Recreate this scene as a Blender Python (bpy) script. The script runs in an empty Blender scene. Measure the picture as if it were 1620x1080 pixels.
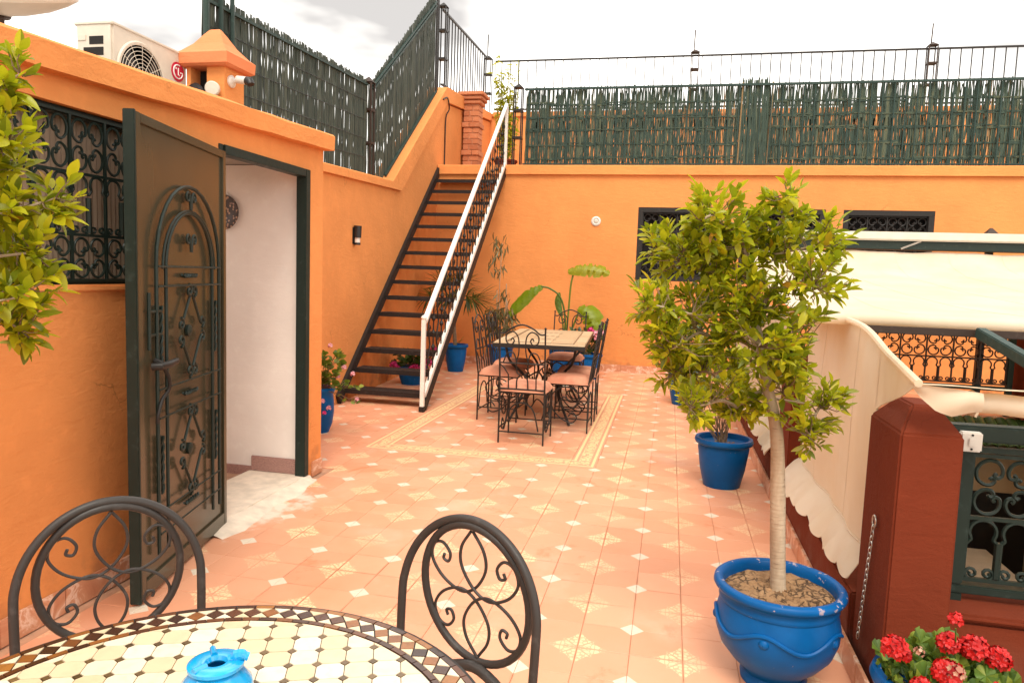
import bpy, bmesh, math, random
from math import sin, cos, pi, radians, sqrt, atan2, hypot
from mathutils import Vector, Matrix
import numpy as np
random.seed(7)
sc = bpy.context.scene
COL = sc.collection

# ------------------------------------------------------------------ camera
cam_d = bpy.data.cameras.new('camera'); cam = bpy.data.objects.new('camera', cam_d); COL.objects.link(cam)
cam_d.sensor_width = 36.0; cam_d.lens = 36.0*1140/1620; cam_d.clip_start = 0.05; cam_d.clip_end = 3000
Rm = Matrix.Rotation(.2129, 3, 'Z') @ Matrix.Rotation(-.0934, 3, 'X') @ Matrix.Rotation(-.0341, 3, 'Y')
rx, ry, rz = Rm.col[0], Rm.col[1], Rm.col[2]
cam.matrix_world = Matrix(((rx[0], rz[0], -ry[0], 0), (rx[1], rz[1], -ry[1], 0), (rx[2], rz[2], -ry[2], 1.45), (0, 0, 0, 1)))
sc.camera = cam
def project(p):
    c = Rm.transposed() @ (Vector(p) - Vector((0, 0, 1.45)))
    return (810+1140*c[0]/c[1], 540-1140*c[2]/c[1], c[1]) if c[1] > .05 else (-9999, -9999, -1)

# ------------------------------------------------------------------ world: overcast sky over a Nishita base
SUN_EL, SUN_AZ = radians(54), radians(168)      # azimuth clockwise from +Y: behind the camera, to the right
w = bpy.data.worlds.new('World'); sc.world = w; w.use_nodes = True
nt = w.node_tree; nt.nodes.clear()
def wn(t, **k):
    n = nt.nodes.new(t)
    for a, b in k.items(): setattr(n, a, b)
    return n
sky = wn('ShaderNodeTexSky', sky_type='NISHITA', sun_disc=False, sun_elevation=SUN_EL, sun_rotation=SUN_AZ)
tc = wn('ShaderNodeTexCoord'); mp = wn('ShaderNodeMapping'); mp.inputs['Scale'].default_value = (1.0, 1.0, 2.6)
nz = wn('ShaderNodeTexNoise'); nz.inputs['Scale'].default_value = 2.1; nz.inputs['Detail'].default_value = 5; nz.inputs['Roughness'].default_value = .52
cr = wn('ShaderNodeValToRGB'); e = cr.color_ramp.elements
e[0].position = .39; e[0].color = (.265, .25, .235, 1); e[1].position = .61; e[1].color = (1.06, 1.01, .93, 1)
mul = wn('ShaderNodeMix', data_type='RGBA', blend_type='MULTIPLY'); mul.inputs[0].default_value = 1; mul.inputs[7].default_value = (11.6, 11.6, 11.6, 1)
mx = wn('ShaderNodeMix', data_type='RGBA'); mx.inputs[0].default_value = .95
bg = wn('ShaderNodeBackground'); bg.inputs['Strength'].default_value = .1
out = wn('ShaderNodeOutputWorld'); L = nt.links.new
L(tc.outputs['Generated'], mp.inputs[0]); L(mp.outputs[0], nz.inputs['Vector']); L(nz.outputs[0], cr.inputs[0])
L(cr.outputs[0], mul.inputs[6]); L(sky.outputs[0], mx.inputs[6]); L(mul.outputs[2], mx.inputs[7]); L(mx.outputs[2], bg.inputs[0]); L(bg.outputs[0], out.inputs[0])
sd = bpy.data.lights.new('sun', 'SUN'); sd.energy = 1.05; sd.angle = radians(28); sd.color = (1, .93, .80)
so = bpy.data.objects.new('sun', sd); COL.objects.link(so)
so.rotation_euler = Vector((-sin(SUN_AZ)*cos(SUN_EL), -cos(SUN_AZ)*cos(SUN_EL), -sin(SUN_EL))).to_track_quat('-Z', 'Y').to_euler()
vs = sc.view_settings; vs.view_transform = 'Standard'; vs.look = 'None'; vs.gamma = 1; vs.exposure = 1.36; vs.use_curve_mapping = False

# ------------------------------------------------------------------ helpers
class NT:
    def __init__(s, name):
        s.m = bpy.data.materials.new(name); s.m.use_nodes = True; s.t = s.m.node_tree; s.t.nodes.clear()
        s.out = s.t.nodes.new('ShaderNodeOutputMaterial'); s.b = s.t.nodes.new('ShaderNodeBsdfPrincipled'); s.t.links.new(s.b.outputs[0], s.out.inputs[0])
        s.geo = s.t.nodes.new('ShaderNodeNewGeometry'); s.pos = s.geo.outputs['Position']
    def n(s, t, **k):
        x = s.t.nodes.new(t)
        for a, b in k.items(): setattr(x, a, b)
        return x
    def set(s, sock, v):
        if isinstance(v, bpy.types.NodeSocket): s.t.links.new(v, sock)
        elif v is not None: sock.default_value = v
    def ma(s, op, a, b=None, c=None, clamp=False):
        x = s.n('ShaderNodeMath', operation=op, use_clamp=clamp)
        for i, v in enumerate((a, b, c)):
            if v is not None: s.set(x.inputs[i], v)
        return x.outputs[0]
    def noise(s, scale, detail=3, rough=.55, vec=None, dist=0, out=0):
        x = s.n('ShaderNodeTexNoise'); s.set(x.inputs['Vector'], vec or s.pos); x.inputs['Scale'].default_value = scale; x.inputs['Detail'].default_value = detail
        x.inputs['Roughness'].default_value = rough; x.inputs['Distortion'].default_value = dist
        return x.outputs[out]
    def ramp(s, f, stops):
        x = s.n('ShaderNodeValToRGB'); s.set(x.inputs[0], f); el = x.color_ramp.elements
        while len(el) < len(stops): el.new(.5)
        for q, (p, c) in zip(el, stops): q.position = p; q.color = (*c, 1) if len(c) == 3 else c
        return x.outputs[0]
    def mix(s, f, a, b, blend='MIX'):
        x = s.n('ShaderNodeMix', data_type='RGBA', blend_type=blend); s.set(x.inputs[0], f)
        for i, v in ((6, a), (7, b)):
            if isinstance(v, tuple) and len(v) == 3: v = (*v, 1)
            s.set(x.inputs[i], v)
        return x.outputs[2]
    def step(s, f, lo, hi): # smooth mask
        x = s.n('ShaderNodeMapRange', interpolation_type='SMOOTHSTEP'); s.set(x.inputs[0], f); x.inputs[1].default_value = lo; x.inputs[2].default_value = hi
        return x.outputs[0]
    def sep(s, v=None):
        x = s.n('ShaderNodeSeparateXYZ'); s.set(x.inputs[0], v or s.pos); return x.outputs
    def mapv(s, scale, vec=None, rot=(0, 0, 0)):
        x = s.n('ShaderNodeMapping'); s.set(x.inputs[0], vec or s.pos); x.inputs['Scale'].default_value = scale; x.inputs['Rotation'].default_value = rot; return x.outputs[0]
    def bump(s, h, strength=.2, dist=.01):
        x = s.n('ShaderNodeBump'); x.inputs['Strength'].default_value = strength; x.inputs['Distance'].default_value = dist; s.set(x.inputs['Height'], h); s.t.links.new(x.outputs[0], s.b.inputs['Normal'])
    def fin(s, col=None, rough=None, **k):
        if isinstance(col, tuple): col = (*col, 1)
        s.set(s.b.inputs['Base Color'], col); s.set(s.b.inputs['Roughness'], rough)
        for a, v in k.items(): s.set(s.b.inputs[a.replace('_', ' ')], v)
        return s.m
    def rnd(s):
        oi = s.n('ShaderNodeObjectInfo'); return s.ma('FRACT', s.ma('ADD', s.geo.outputs['Random Per Island'], oi.outputs['Random']))
def sca(c, k): return tuple(min(1, x*k) for x in c)
def simple(name, c, rough=.5, var=.2, vs_=7, bs=60, bst=.1, bd=.004, **k):
    t = NT(name); f = t.noise(vs_, 4); col = t.ramp(f, [(.3, sca(c, 1-var)), (.7, sca(c, 1+var))])
    if bst: t.bump(t.noise(bs, 4), bst, bd)
    return t.fin(col, rough, **k)
def plaster(name, c, bst=.35, dirt=None, z0=0.0):
    t = NT(name); a = t.noise(1.3, 5, .6); b = t.noise(14, 4)
    col = t.mix(t.step(a, .35, .7), sca(c, .93), sca(c, 1.06)); col = t.mix(t.ma('MULTIPLY', t.step(b, .5, .75), .22), col, sca(c, 1.25))
    st = t.noise(3.0, 4, .6, t.mapv((1.5, 1.5, .22)))          # water runs down the face
    col = t.mix(t.ma('MULTIPLY', t.step(st, .56, .74), .10), col, sca(c, .7))
    bl = t.noise(.55, 3, .5); col = t.mix(t.ma('MULTIPLY', t.step(bl, .5, .68), .2), col, sca(c, 1.22))
    if dirt: # splash dirt near the ground
        zz = t.sep()[2]; m = t.ma('MULTIPLY', t.ma('SUBTRACT', 1, t.step(zz, z0, z0+.35)), t.step(t.noise(9, 4), .42, .7)); col = t.mix(m, col, dirt)
    tr_ = t.noise(7, 4, .55, t.mapv((1, 1, 3.2)), .8); h = t.ma('ADD', t.ma('MULTIPLY', t.noise(60, 5, .7), .45), t.ma('ADD', t.ma('MULTIPLY', t.noise(5, 3), .9), t.ma('MULTIPLY', tr_, .8))); t.bump(h, bst, .016)
    ck = t.n('ShaderNodeTexVoronoi', feature='DISTANCE_TO_EDGE'); ck.inputs['Scale'].default_value = .85; nv = t.n('ShaderNodeVectorMath', operation='MULTIPLY_ADD'); t.set(nv.inputs[0], t.noise(2.2, 5, .6, out=1)); nv.inputs[1].default_value = (.5, .5, .5); t.set(nv.inputs[2], t.pos); t.set(ck.inputs['Vector'], nv.outputs[0])
    cm_ = t.ma('MULTIPLY', t.ma('SUBTRACT', 1, t.step(ck.outputs['Distance'], .0012, .0045)), t.step(t.noise(.9, 3), .54, .62)); col = t.mix(t.ma('MULTIPLY', cm_, .45 if bst > .2 else 0), col, sca(c, .35))
    return t.fin(col, .9, Specular_IOR_Level=.2)

class MB:
    def __init__(s): s.v = []; s.f = []
    def add(s, vs, fs):
        o = len(s.v); s.v += [tuple(p) for p in vs]; s.f += [tuple(i+o for i in f) for f in fs]; return s
    def box(s, x0, x1, y0, y1, z0, z1):
        return s.add([(x0, y0, z0), (x1, y0, z0), (x1, y1, z0), (x0, y1, z0), (x0, y0, z1), (x1, y0, z1), (x1, y1, z1), (x0, y1, z1)],
                     [(3, 2, 1, 0), (4, 5, 6, 7), (0, 1, 5, 4), (1, 2, 6, 5), (2, 3, 7, 6), (3, 0, 4, 7)])
    def hexa(s, p): # 8 points, bottom 4 then top 4
        return s.add(p, [(3, 2, 1, 0), (4, 5, 6, 7), (0, 1, 5, 4), (1, 2, 6, 5), (2, 3, 7, 6), (3, 0, 4, 7)])
    def bar(s, a, b, wd, h=None, up=(0, 0, 1)):
        a, b = Vector(a), Vector(b); d = (b-a).normalized(); up = Vector(up)
        if abs(d.dot(up)) > .95: up = Vector((1, 0, 0)) if abs(d.x) < .9 else Vector((0, 1, 0))
        r = d.cross(up).normalized(); u = r.cross(d); h = h or wd; r = r*wd/2; u = u*h/2
        return s.hexa([a-r-u, a+r-u, b+r-u, b-r-u, a-r+u, a+r+u, b+r+u, b-r+u])
    def tube(s, pts, r, n=6, closed=False):
        P = [Vector(p) for p in pts]; m = len(P)
        if m < 2: return s
        rr = r if isinstance(r, (list, tuple)) else [r]*m
        T = []
        for i in range(m):
            a = P[(i-1) % m] if (closed or i) else P[i]; b = P[(i+1) % m] if (closed or i < m-1) else P[i]
            t = (b-a); T.append(t.normalized() if t.length > 1e-9 else Vector((0, 0, 1)))
        u = T[0].orthogonal().normalized(); o = len(s.v)
        for i in range(m):
            u = (u - T[i]*u.dot(T[i])); u = u.normalized() if u.length > 1e-6 else T[i].orthogonal().normalized(); v = T[i].cross(u)
            for k in range(n):
                a = 2*pi*k/n; s.v.append(tuple(P[i]+(u*cos(a)+v*sin(a))*rr[i]))
        for i in range(m if closed else m-1):
            j = (i+1) % m; off = 0
            for k in range(n): s.f.append((o+i*n+k, o+i*n+(k+1) % n, o+j*n+(k+1) % n, o+j*n+k))
        if not closed: s.f.append(tuple(o+k for k in range(n))[::-1]); s.f.append(tuple(o+(m-1)*n+k for k in range(n)))
        return s
    def lathe(s, prof, n=32, c=(0, 0, 0), ax=None):
        o = len(s.v); m = len(prof); A = Matrix.Identity(3) if ax is None else Vector((0, 0, 1)).rotation_difference(Vector(ax)).to_matrix(); c = Vector(c)
        for r, z in prof:
            for k in range(n): a = 2*pi*k/n; s.v.append(tuple(c + A @ Vector((r*cos(a), r*sin(a), z))))
        for i in range(m-1):
            for k in range(n): s.f.append((o+i*n+k, o+i*n+(k+1) % n, o+(i+1)*n+(k+1) % n, o+(i+1)*n+k))
        if prof[0][0] > 1e-6: s.f.append(tuple(o+k for k in range(n))[::-1])
        if prof[-1][0] > 1e-6: s.f.append(tuple(o+(m-1)*n+k for k in range(n)))
        return s
    def prism(s, pts, vec):
        n = len(pts); vec = Vector(vec); a = [Vector(p) for p in pts]
        return s.add(a+[p+vec for p in a], [tuple(range(n))[::-1], tuple(range(n, 2*n))]+[(i, (i+1) % n, n+(i+1) % n, n+i) for i in range(n)])
    def sheet(s, G, th=None):
        nr, nc = len(G), len(G[0]); P = [Vector(p) for r in G for p in r]
        F = [(i*nc+j, i*nc+j+1, (i+1)*nc+j+1, (i+1)*nc+j) for i in range(nr-1) for j in range(nc-1)]
        if th:
            Np = [Vector((0, 0, 0)) for _ in P]
            for f in F:
                n = (P[f[1]]-P[f[0]]).cross(P[f[3]]-P[f[0]])
                for i in f: Np[i] = Np[i]+n
            Q = [p-n.normalized()*th if n.length > 0 else p for p, n in zip(P, Np)]; N = len(P)
            F += [tuple(N+i for i in f[::-1]) for f in F]
            bd = [i for i in range(nc)]+[i*nc+nc-1 for i in range(1, nr)]+[(nr-1)*nc+j for j in range(nc-2, -1, -1)]+[i*nc for i in range(nr-2, 0, -1)]
            F += [(bd[i], N+bd[i], N+bd[(i+1) % len(bd)], bd[(i+1) % len(bd)]) for i in range(len(bd))]; P = P+Q
        return s.add(P, F)
    def mesh(s, name, bevel=0, ang=40, smooth=True, off=(0, 0, 0), seg=2):
        me = bpy.data.meshes.new(name); V = np.array(s.v, dtype=float)-np.array(off, dtype=float); me.from_pydata(V.tolist(), [], s.f)
        bm = bmesh.new(); bm.from_mesh(me)
        if bevel:
            es = [x for x in bm.edges if len(x.link_faces) == 2 and x.calc_face_angle(0) > radians(30)]
            bmesh.ops.bevel(bm, geom=es, offset=bevel, segments=seg, affect='EDGES', clamp_overlap=True)
        if len(bm.faces) < 60000: bmesh.ops.recalc_face_normals(bm, faces=bm.faces)
        bm.to_mesh(me); bm.free()
        if smooth:
            me.polygons.foreach_set('use_smooth', [True]*len(me.polygons)); me.set_sharp_from_angle(angle=radians(ang))
        me.update(); return me
    def build(s, name, m, parent=None, bevel=0, ang=40, smooth=True, kind=None, seg=2):
        off = tuple(parent.get('_o', (0, 0, 0))) if parent is not None else (0, 0, 0)
        return link(name, s.mesh(name, bevel, ang, smooth, off, seg), m, parent, kind)
def link(name, me, m, parent=None, kind=None, mat=None):
    if m is not None and not me.materials: me.materials.append(m)
    o = bpy.data.objects.new(name, me); COL.objects.link(o)
    if parent is not None:
        o.parent = parent
        if '_o' in parent: o['_o'] = tuple(parent['_o'])
    if mat is not None: o.matrix_basis = mat
    if kind: o['kind'] = kind
    return o
def tag(o, label, cat, group=None, kind=None):
    if label: o['label'] = label
    if cat: o['category'] = cat
    if group: o['group'] = group
    if kind: o['kind'] = kind
    return o
def thing(name, loc, label=None, cat=None, group=None, kind=None):
    o = bpy.data.objects.new(name, None); COL.objects.link(o); o.location = loc; o['_o'] = tuple(loc); o.empty_display_size = .1
    return tag(o, label, cat, group, kind)
def copy_tree(o, parent=None):
    c = o.copy(); COL.objects.link(c)
    if parent is not None: c.parent = parent
    for ch in list(o.children): copy_tree(ch, c)
    return c
def catmull(pts, n=6, closed=False):
    P = [Vector(p) if len(p) == 3 else Vector((p[0], p[1], 0)) for p in pts]; m = len(P); o = []
    rng = range(m) if closed else range(m-1)
    for i in rng:
        p0 = P[(i-1) % m] if (closed or i) else P[0]*2-P[1]; p1 = P[i]; p2 = P[(i+1) % m]; p3 = P[(i+2) % m] if (closed or i+2 < m) else P[-1]*2-P[-2]
        for k in range(n):
            t = k/n; o.append(.5*((2*p1)+(p2-p0)*t+(2*p0-5*p1+4*p2-p3)*t*t+(3*p1-p0-3*p2+p3)*t**3))
    if not closed: o.append(P[-1])
    return o
def frame(O, U, V):
    O, U, V = Vector(O), Vector(U), Vector(V); return lambda p: O+U*p[0]+V*p[1]+(U.cross(V)*p[2] if len(p) > 2 else Vector((0, 0, 0)))
def fmat(O, U, V):
    U, V = Vector(U), Vector(V); N = U.cross(V); O = Vector(O)
    return Matrix(((U.x, V.x, N.x, O.x), (U.y, V.y, N.y, O.y), (U.z, V.z, N.z, O.z), (0, 0, 0, 1)))
def rel(parent, p): return Vector(p)-Vector(tuple(parent.get('_o', (0, 0, 0))))
def spiral(c, r0, r1, a0, a1, n=14):
    return [(c[0]+(r0+(r1-r0)*i/n)*cos(a0+(a1-a0)*i/n), c[1]+(r0+(r1-r0)*i/n)*sin(a0+(a1-a0)*i/n)) for i in range(n+1)]
rnd = random.uniform
# ------------------------------------------------------------------ materials
ORANGE = (.72, .275, .085)
M = {}
M['orange'] = plaster('orange plaster', ORANGE, dirt=(.42, .17, .07))
M['orange_cop'] = plaster('orange coping plaster', sca(ORANGE, 1.04), .45)
M['salmon'] = plaster('salmon plaster', (.72, .235, .10), .3)
M['red'] = plaster('oxide red plaster', (.150, .026, .0092), .3, dirt=(.16, .06, .04))
M['white_wall'] = plaster('white plaster', (.86, .78, .72), .12)
M['beige'] = plaster('beige plaster', (.5, .38, .24), .2)
def iron(name, c, rough=.42):
    t = NT(name); f = t.noise(26, 5, .6); col = t.mix(t.step(f, .55, .78), c, tuple(x*1.6+.012 for x in c)); t.bump(t.noise(140, 3), .12, .002)
    return t.fin(col, t.ramp(f, [(.3, (rough-.08,)*3), (.8, (rough+.2,)*3)]), Metallic=.0, Specular_IOR_Level=.28)
M['iron'] = iron('black iron', (.022, .019, .017))
M['iron_brown'] = iron('brown iron', (.045, .028, .021), .5)
M['green'] = iron('dark green painted metal', (.014, .024, .019), .42)
M['green_rail'] = iron('green railing paint', (.022, .045, .038), .5)
M['stair'] = iron('dark stair steel', (.020, .014, .012), .55)
M['gunmetal'] = iron('graphite chair tube', (.040, .034, .031), .38)
def doorpanel():
    t = NT('bronze green door sheet'); f = t.noise(2.2, 4, .6, t.mapv((1, 1, .35))); c = t.mix(t.step(f, .35, .7), (.054, .048, .028), (.074, .060, .034))
    return t.fin(c, t.ramp(t.noise(3, 3), [(.3, (.19,)*3), (.75, (.27,)*3)]), Metallic=.1)
M['door'] = doorpanel()
M['white'] = simple('white enamel', (.80, .76, .70), .35, .05, 9, 60, .04)
M['ivory'] = simple('ivory plastic', (.62, .56, .47), .45, .06, 12, 60, .03)
M['plastic_w'] = simple('white plastic', (.72, .68, .62), .4, .05)
M['black'] = simple('black plastic', (.012, .011, .011), .45, .2)
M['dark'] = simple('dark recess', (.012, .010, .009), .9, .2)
M['logo_red'] = simple('logo red', (.52, .015, .05), .45, .04, 9, 60, 0)
M['logo_white'] = simple('logo white', (.85, .83, .8), .45, .02, 9, 60, 0)
M['chrome'] = simple('galvanised chain', (.45, .42, .38), .35, .15, 30, 60, .05, Metallic=.9)
def bluepot():
    t = NT('blue painted pot'); p = t.pos; f = t.noise(5, 4, .6); c = t.mix(t.step(f, .35, .7), (.0004, .070, .235), (.0004, .098, .32))
    ch = t.noise(42, 4, .62); hz = t.ma('MULTIPLY', t.ma('MULTIPLY', t.step(t.sep()[2], .325, .36), t.ma('LESS_THAN', t.sep()[1], 3.2)), t.ma('MULTIPLY', t.step(t.noise(13, 3), .5, .6), .16)); m = t.step(t.ma('ADD', ch, hz), .70, .74); c = t.mix(t.ma('MULTIPLY', m, .75), c, (.45, .35, .36))
    t.bump(t.ma('ADD', t.noise(24, 4), t.ma('MULTIPLY', m, -.4)), .14, .008); return t.fin(c, t.ramp(f, [(.3, (.30,)*3), (.75, (.5,)*3)]), Specular_IOR_Level=.18)
M['blue'] = bluepot()
M['cyan'] = simple('turquoise glaze', (.006, .32, .66), .12, .25, 16, 30, .04, Coat_Weight=.6)
def soilm():
    t = NT('dry cracked soil'); vo = t.n('ShaderNodeTexVoronoi', feature='DISTANCE_TO_EDGE'); vo.inputs['Scale'].default_value = 34; nv = t.n('ShaderNodeVectorMath', operation='MULTIPLY_ADD'); t.set(nv.inputs[0], t.noise(30, 4, out=1)); nv.inputs[1].default_value = (.03, .03, .03); t.set(nv.inputs[2], t.pos); t.set(vo.inputs['Vector'], nv.outputs[0])
    ck = t.ma('MULTIPLY', t.ma('SUBTRACT', 1, t.step(vo.outputs['Distance'], .02, .12)), t.step(t.noise(14, 3), .42, .56)); c = t.ramp(t.noise(22, 5, .65), [(.3, (.24, .125, .055)), (.7, (.44, .26, .13))]); c = t.mix(t.ma('MULTIPLY', ck, .85), c, (.07, .035, .015))
    t.bump(t.ma('SUBTRACT', t.noise(40, 5, .7), ck), .9, .02); return t.fin(c, .95)
M['soil'] = soilm()
def barkm():
    t = NT('pale bark'); f = t.noise(9, 5, .6, t.mapv((1, 1, .3))); r = t.noise(30, 3, .5, t.mapv((.5, .5, 3)))
    c = t.mix(t.step(f, .3, .7), (.30, .20, .12), (.52, .41, .29)); c = t.mix(t.ma('MULTIPLY', t.step(r, .62, .7), .5), c, (.14, .08, .045)); t.bump(t.ma('ADD', f, r), .4, .01); return t.fin(c, .85)
M['bark'] = barkm()
M['twig'] = simple('twig', (.20, .13, .075), .8, .3, 40, 60, .2)
def leafm(name, stops, trans=.5, rough=.38):
    t = NT(name); c = t.ramp(t.rnd(), stops); v = t.noise(60, 2); c = t.mix(t.ma('MULTIPLY', t.step(v, .4, .7), .25), c, t.mix(.5, c, (.5, .5, .05), 'MULTIPLY'))
    t.fin(c, rough); tr = t.n('ShaderNodeBsdfTranslucent'); t.set(tr.inputs[0], t.mix(.35, c, (.38, .46, .01))); mx_ = t.n('ShaderNodeMixShader'); mx_.inputs[0].default_value = trans
    t.t.links.new(t.b.outputs[0], mx_.inputs[1]); t.t.links.new(tr.outputs[0], mx_.inputs[2]); t.t.links.new(mx_.outputs[0], t.out.inputs[0]); return t.m
M['leaf'] = leafm('ficus leaf', [(0, (.11, .15, .008)), (.22, (.24, .28, .010)), (.55, (.42, .45, .014)), (.97, (.64, .58, .02)), (1, (.46, .20, .02))])
M['leaf_dark'] = leafm('dark leaf', [(0, (.018, .045, .012)), (.6, (.045, .085, .016)), (1, (.09, .13, .02))], .25)
M['leaf_gran'] = leafm('geranium leaf', [(0, (.06, .12, .02)), (.6, (.12, .21, .03)), (1, (.28, .33, .04))], .3, .55)
M['leaf_dry'] = leafm('dry drooping leaf', [(0, (.07, .07, .03)), (.6, (.16, .14, .06)), (1, (.30, .24, .12))], .25, .6)
M['leaf_ban'] = leafm('strelitzia leaf', [(0, (.14, .24, .012)), (1, (.30, .38, .012))], .5)
M['leaf_yel'] = leafm('pale bamboo leaf', [(0, (.26, .28, .015)), (1, (.52, .50, .03))], .5)
def petal(name, a, b):
    t = NT(name); c = t.ramp(t.rnd(), [(0, a), (1, b)]); t.fin(c, .5); t.b.inputs['Subsurface Weight'].default_value = .0; return t.m
M['p_red'] = petal('red petal', (.36, .002, .003), (.58, .008, .007)); M['p_mag'] = petal('magenta petal', (.42, .006, .10), (.62, .03, .2)); M['p_pink'] = petal('pink petal', (.6, .2, .26), (.8, .45, .48)); M['p_dry'] = petal('dry petal', (.3, .1, .06), (.5, .3, .2))
def canvas():
    t = NT('cream canvas'); f = t.noise(2.4, 4, .6); st = t.noise(5, 4, .6, t.mapv((2.2, 2.2, .3))); c = t.mix(t.step(f, .35, .7), (.84, .75, .59), (.89, .83, .70)); c = t.mix(t.ma('MULTIPLY', t.step(st, .56, .76), .16), c, (.66, .50, .33))
    wv = t.ma('ADD', t.noise(500, 1), t.ma('MULTIPLY', t.noise(4, 2), .5)); t.bump(wv, .12, .012); t.fin(c, .8)
    tr = t.n('ShaderNodeBsdfTranslucent'); t.set(tr.inputs[0], t.mix(.5, c, (.85, .62, .40))); ms = t.n('ShaderNodeMixShader'); ms.inputs[0].default_value = .46
    t.t.links.new(t.b.outputs[0], ms.inputs[1]); t.t.links.new(tr.outputs[0], ms.inputs[2]); t.t.links.new(ms.outputs[0], t.out.inputs[0]); return t.m
M['canvas'] = canvas()
def cushion():
    t = NT('terracotta cushion'); f = t.noise(6, 4); c = t.mix(t.step(f, .3, .7), (.46, .17, .095), (.62, .28, .17)); t.bump(t.ma('ADD', t.noise(400, 1), t.noise(18, 3)), .25, .006); return t.fin(c, .85)
M['cushion'] = cushion()
def reedm(name, a, b, c_):
    t = NT(name); col = t.ramp(t.rnd(), [(0, a), (.6, b), (1, c_)]); f = t.noise(22, 4, .6, t.mapv((3, 3, .5))); col = t.mix(t.ma('MULTIPLY', t.step(f, .55, .75), .4), col, sca(b, 1.8)); t.bump(t.noise(120, 2, .5, t.mapv((1, 1, .15))), .3, .004); return t.fin(col, .75)
M['reed'] = reedm('green dyed reed', (.020, .030, .022), (.036, .050, .036), (.070, .082, .058))
M['reed2'] = reedm('faded green reed', (.018, .038, .027), (.036, .062, .043), (.09, .10, .055))
M['reed_dim'] = reedm('olive brown reed', (.05, .045, .02), (.10, .085, .038), (.19, .14, .065))
M['reed_tan'] = reedm('bare tan reed', (.16, .09, .035), (.30, .19, .085), (.45, .31, .16))
M['roof_green'] = simple('green glazed tile', (.045, .085, .022), .3, .4, 25, 50, .2)
def brickm():
    t = NT('terracotta brick'); c = t.ramp(t.rnd(), [(0, (.42, .14, .06)), (1, (.58, .22, .10))]); c = t.mix(t.ma('MULTIPLY', t.step(t.noise(30, 4), .5, .7), .3), c, (.6, .35, .22)); t.bump(t.noise(60, 4), .4, .006); return t.fin(c, .9)
M['brick'] = brickm()
def marble(name, a, b, v):
    t = NT(name); f = t.noise(7, 6, .65, dist=1.4); c = t.ramp(f, [(.30, a), (.52, b), (.60, v), (.66, b), (.85, a)]); return t.fin(c, .35)
M['marble'] = marble('red veined skirting', (.46, .17, .085), (.58, .27, .15), (.78, .55, .42))
M['granite'] = simple('speckled pink granite', (.36, .20, .17), .5, .5, 130, 60, .05)
M['stone'] = simple('cream worn stone', (.72, .60, .48), .7, .16, 12, 40, .3, .01)
M['grout'] = simple('grout', (.50, .27, .165), .9, .35, 5, 90, .4)
M['concrete'] = simple('weathered concrete', (.34, .30, .26), .9, .2)
M['ground'] = simple('dusty ground', (.30, .22, .15), .95, .25, .05, 2, .2)
T = .2025; TX, TY = -.08, 2.51
def wearf(t, c):
    f1 = t.noise(.9, 5, .62); c = t.mix(t.ma('MULTIPLY', t.step(f1, .48, .72), .5), c, t.mix(1, c, (.97, .74, .62), 'MULTIPLY'))
    f2 = t.noise(2.7, 6, .68, dist=.5); c = t.mix(t.ma('MULTIPLY', t.step(f2, .60, .70), .7), c, (.58, .20, .085))
    f3 = t.noise(1.6, 5, .6, t.mapv((1, 1, 1), None, (0, 0, 1.1))); c = t.mix(t.ma('MULTIPLY', t.step(f3, .52, .75), .25), c, (.80, .62, .50))
    return c
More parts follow.
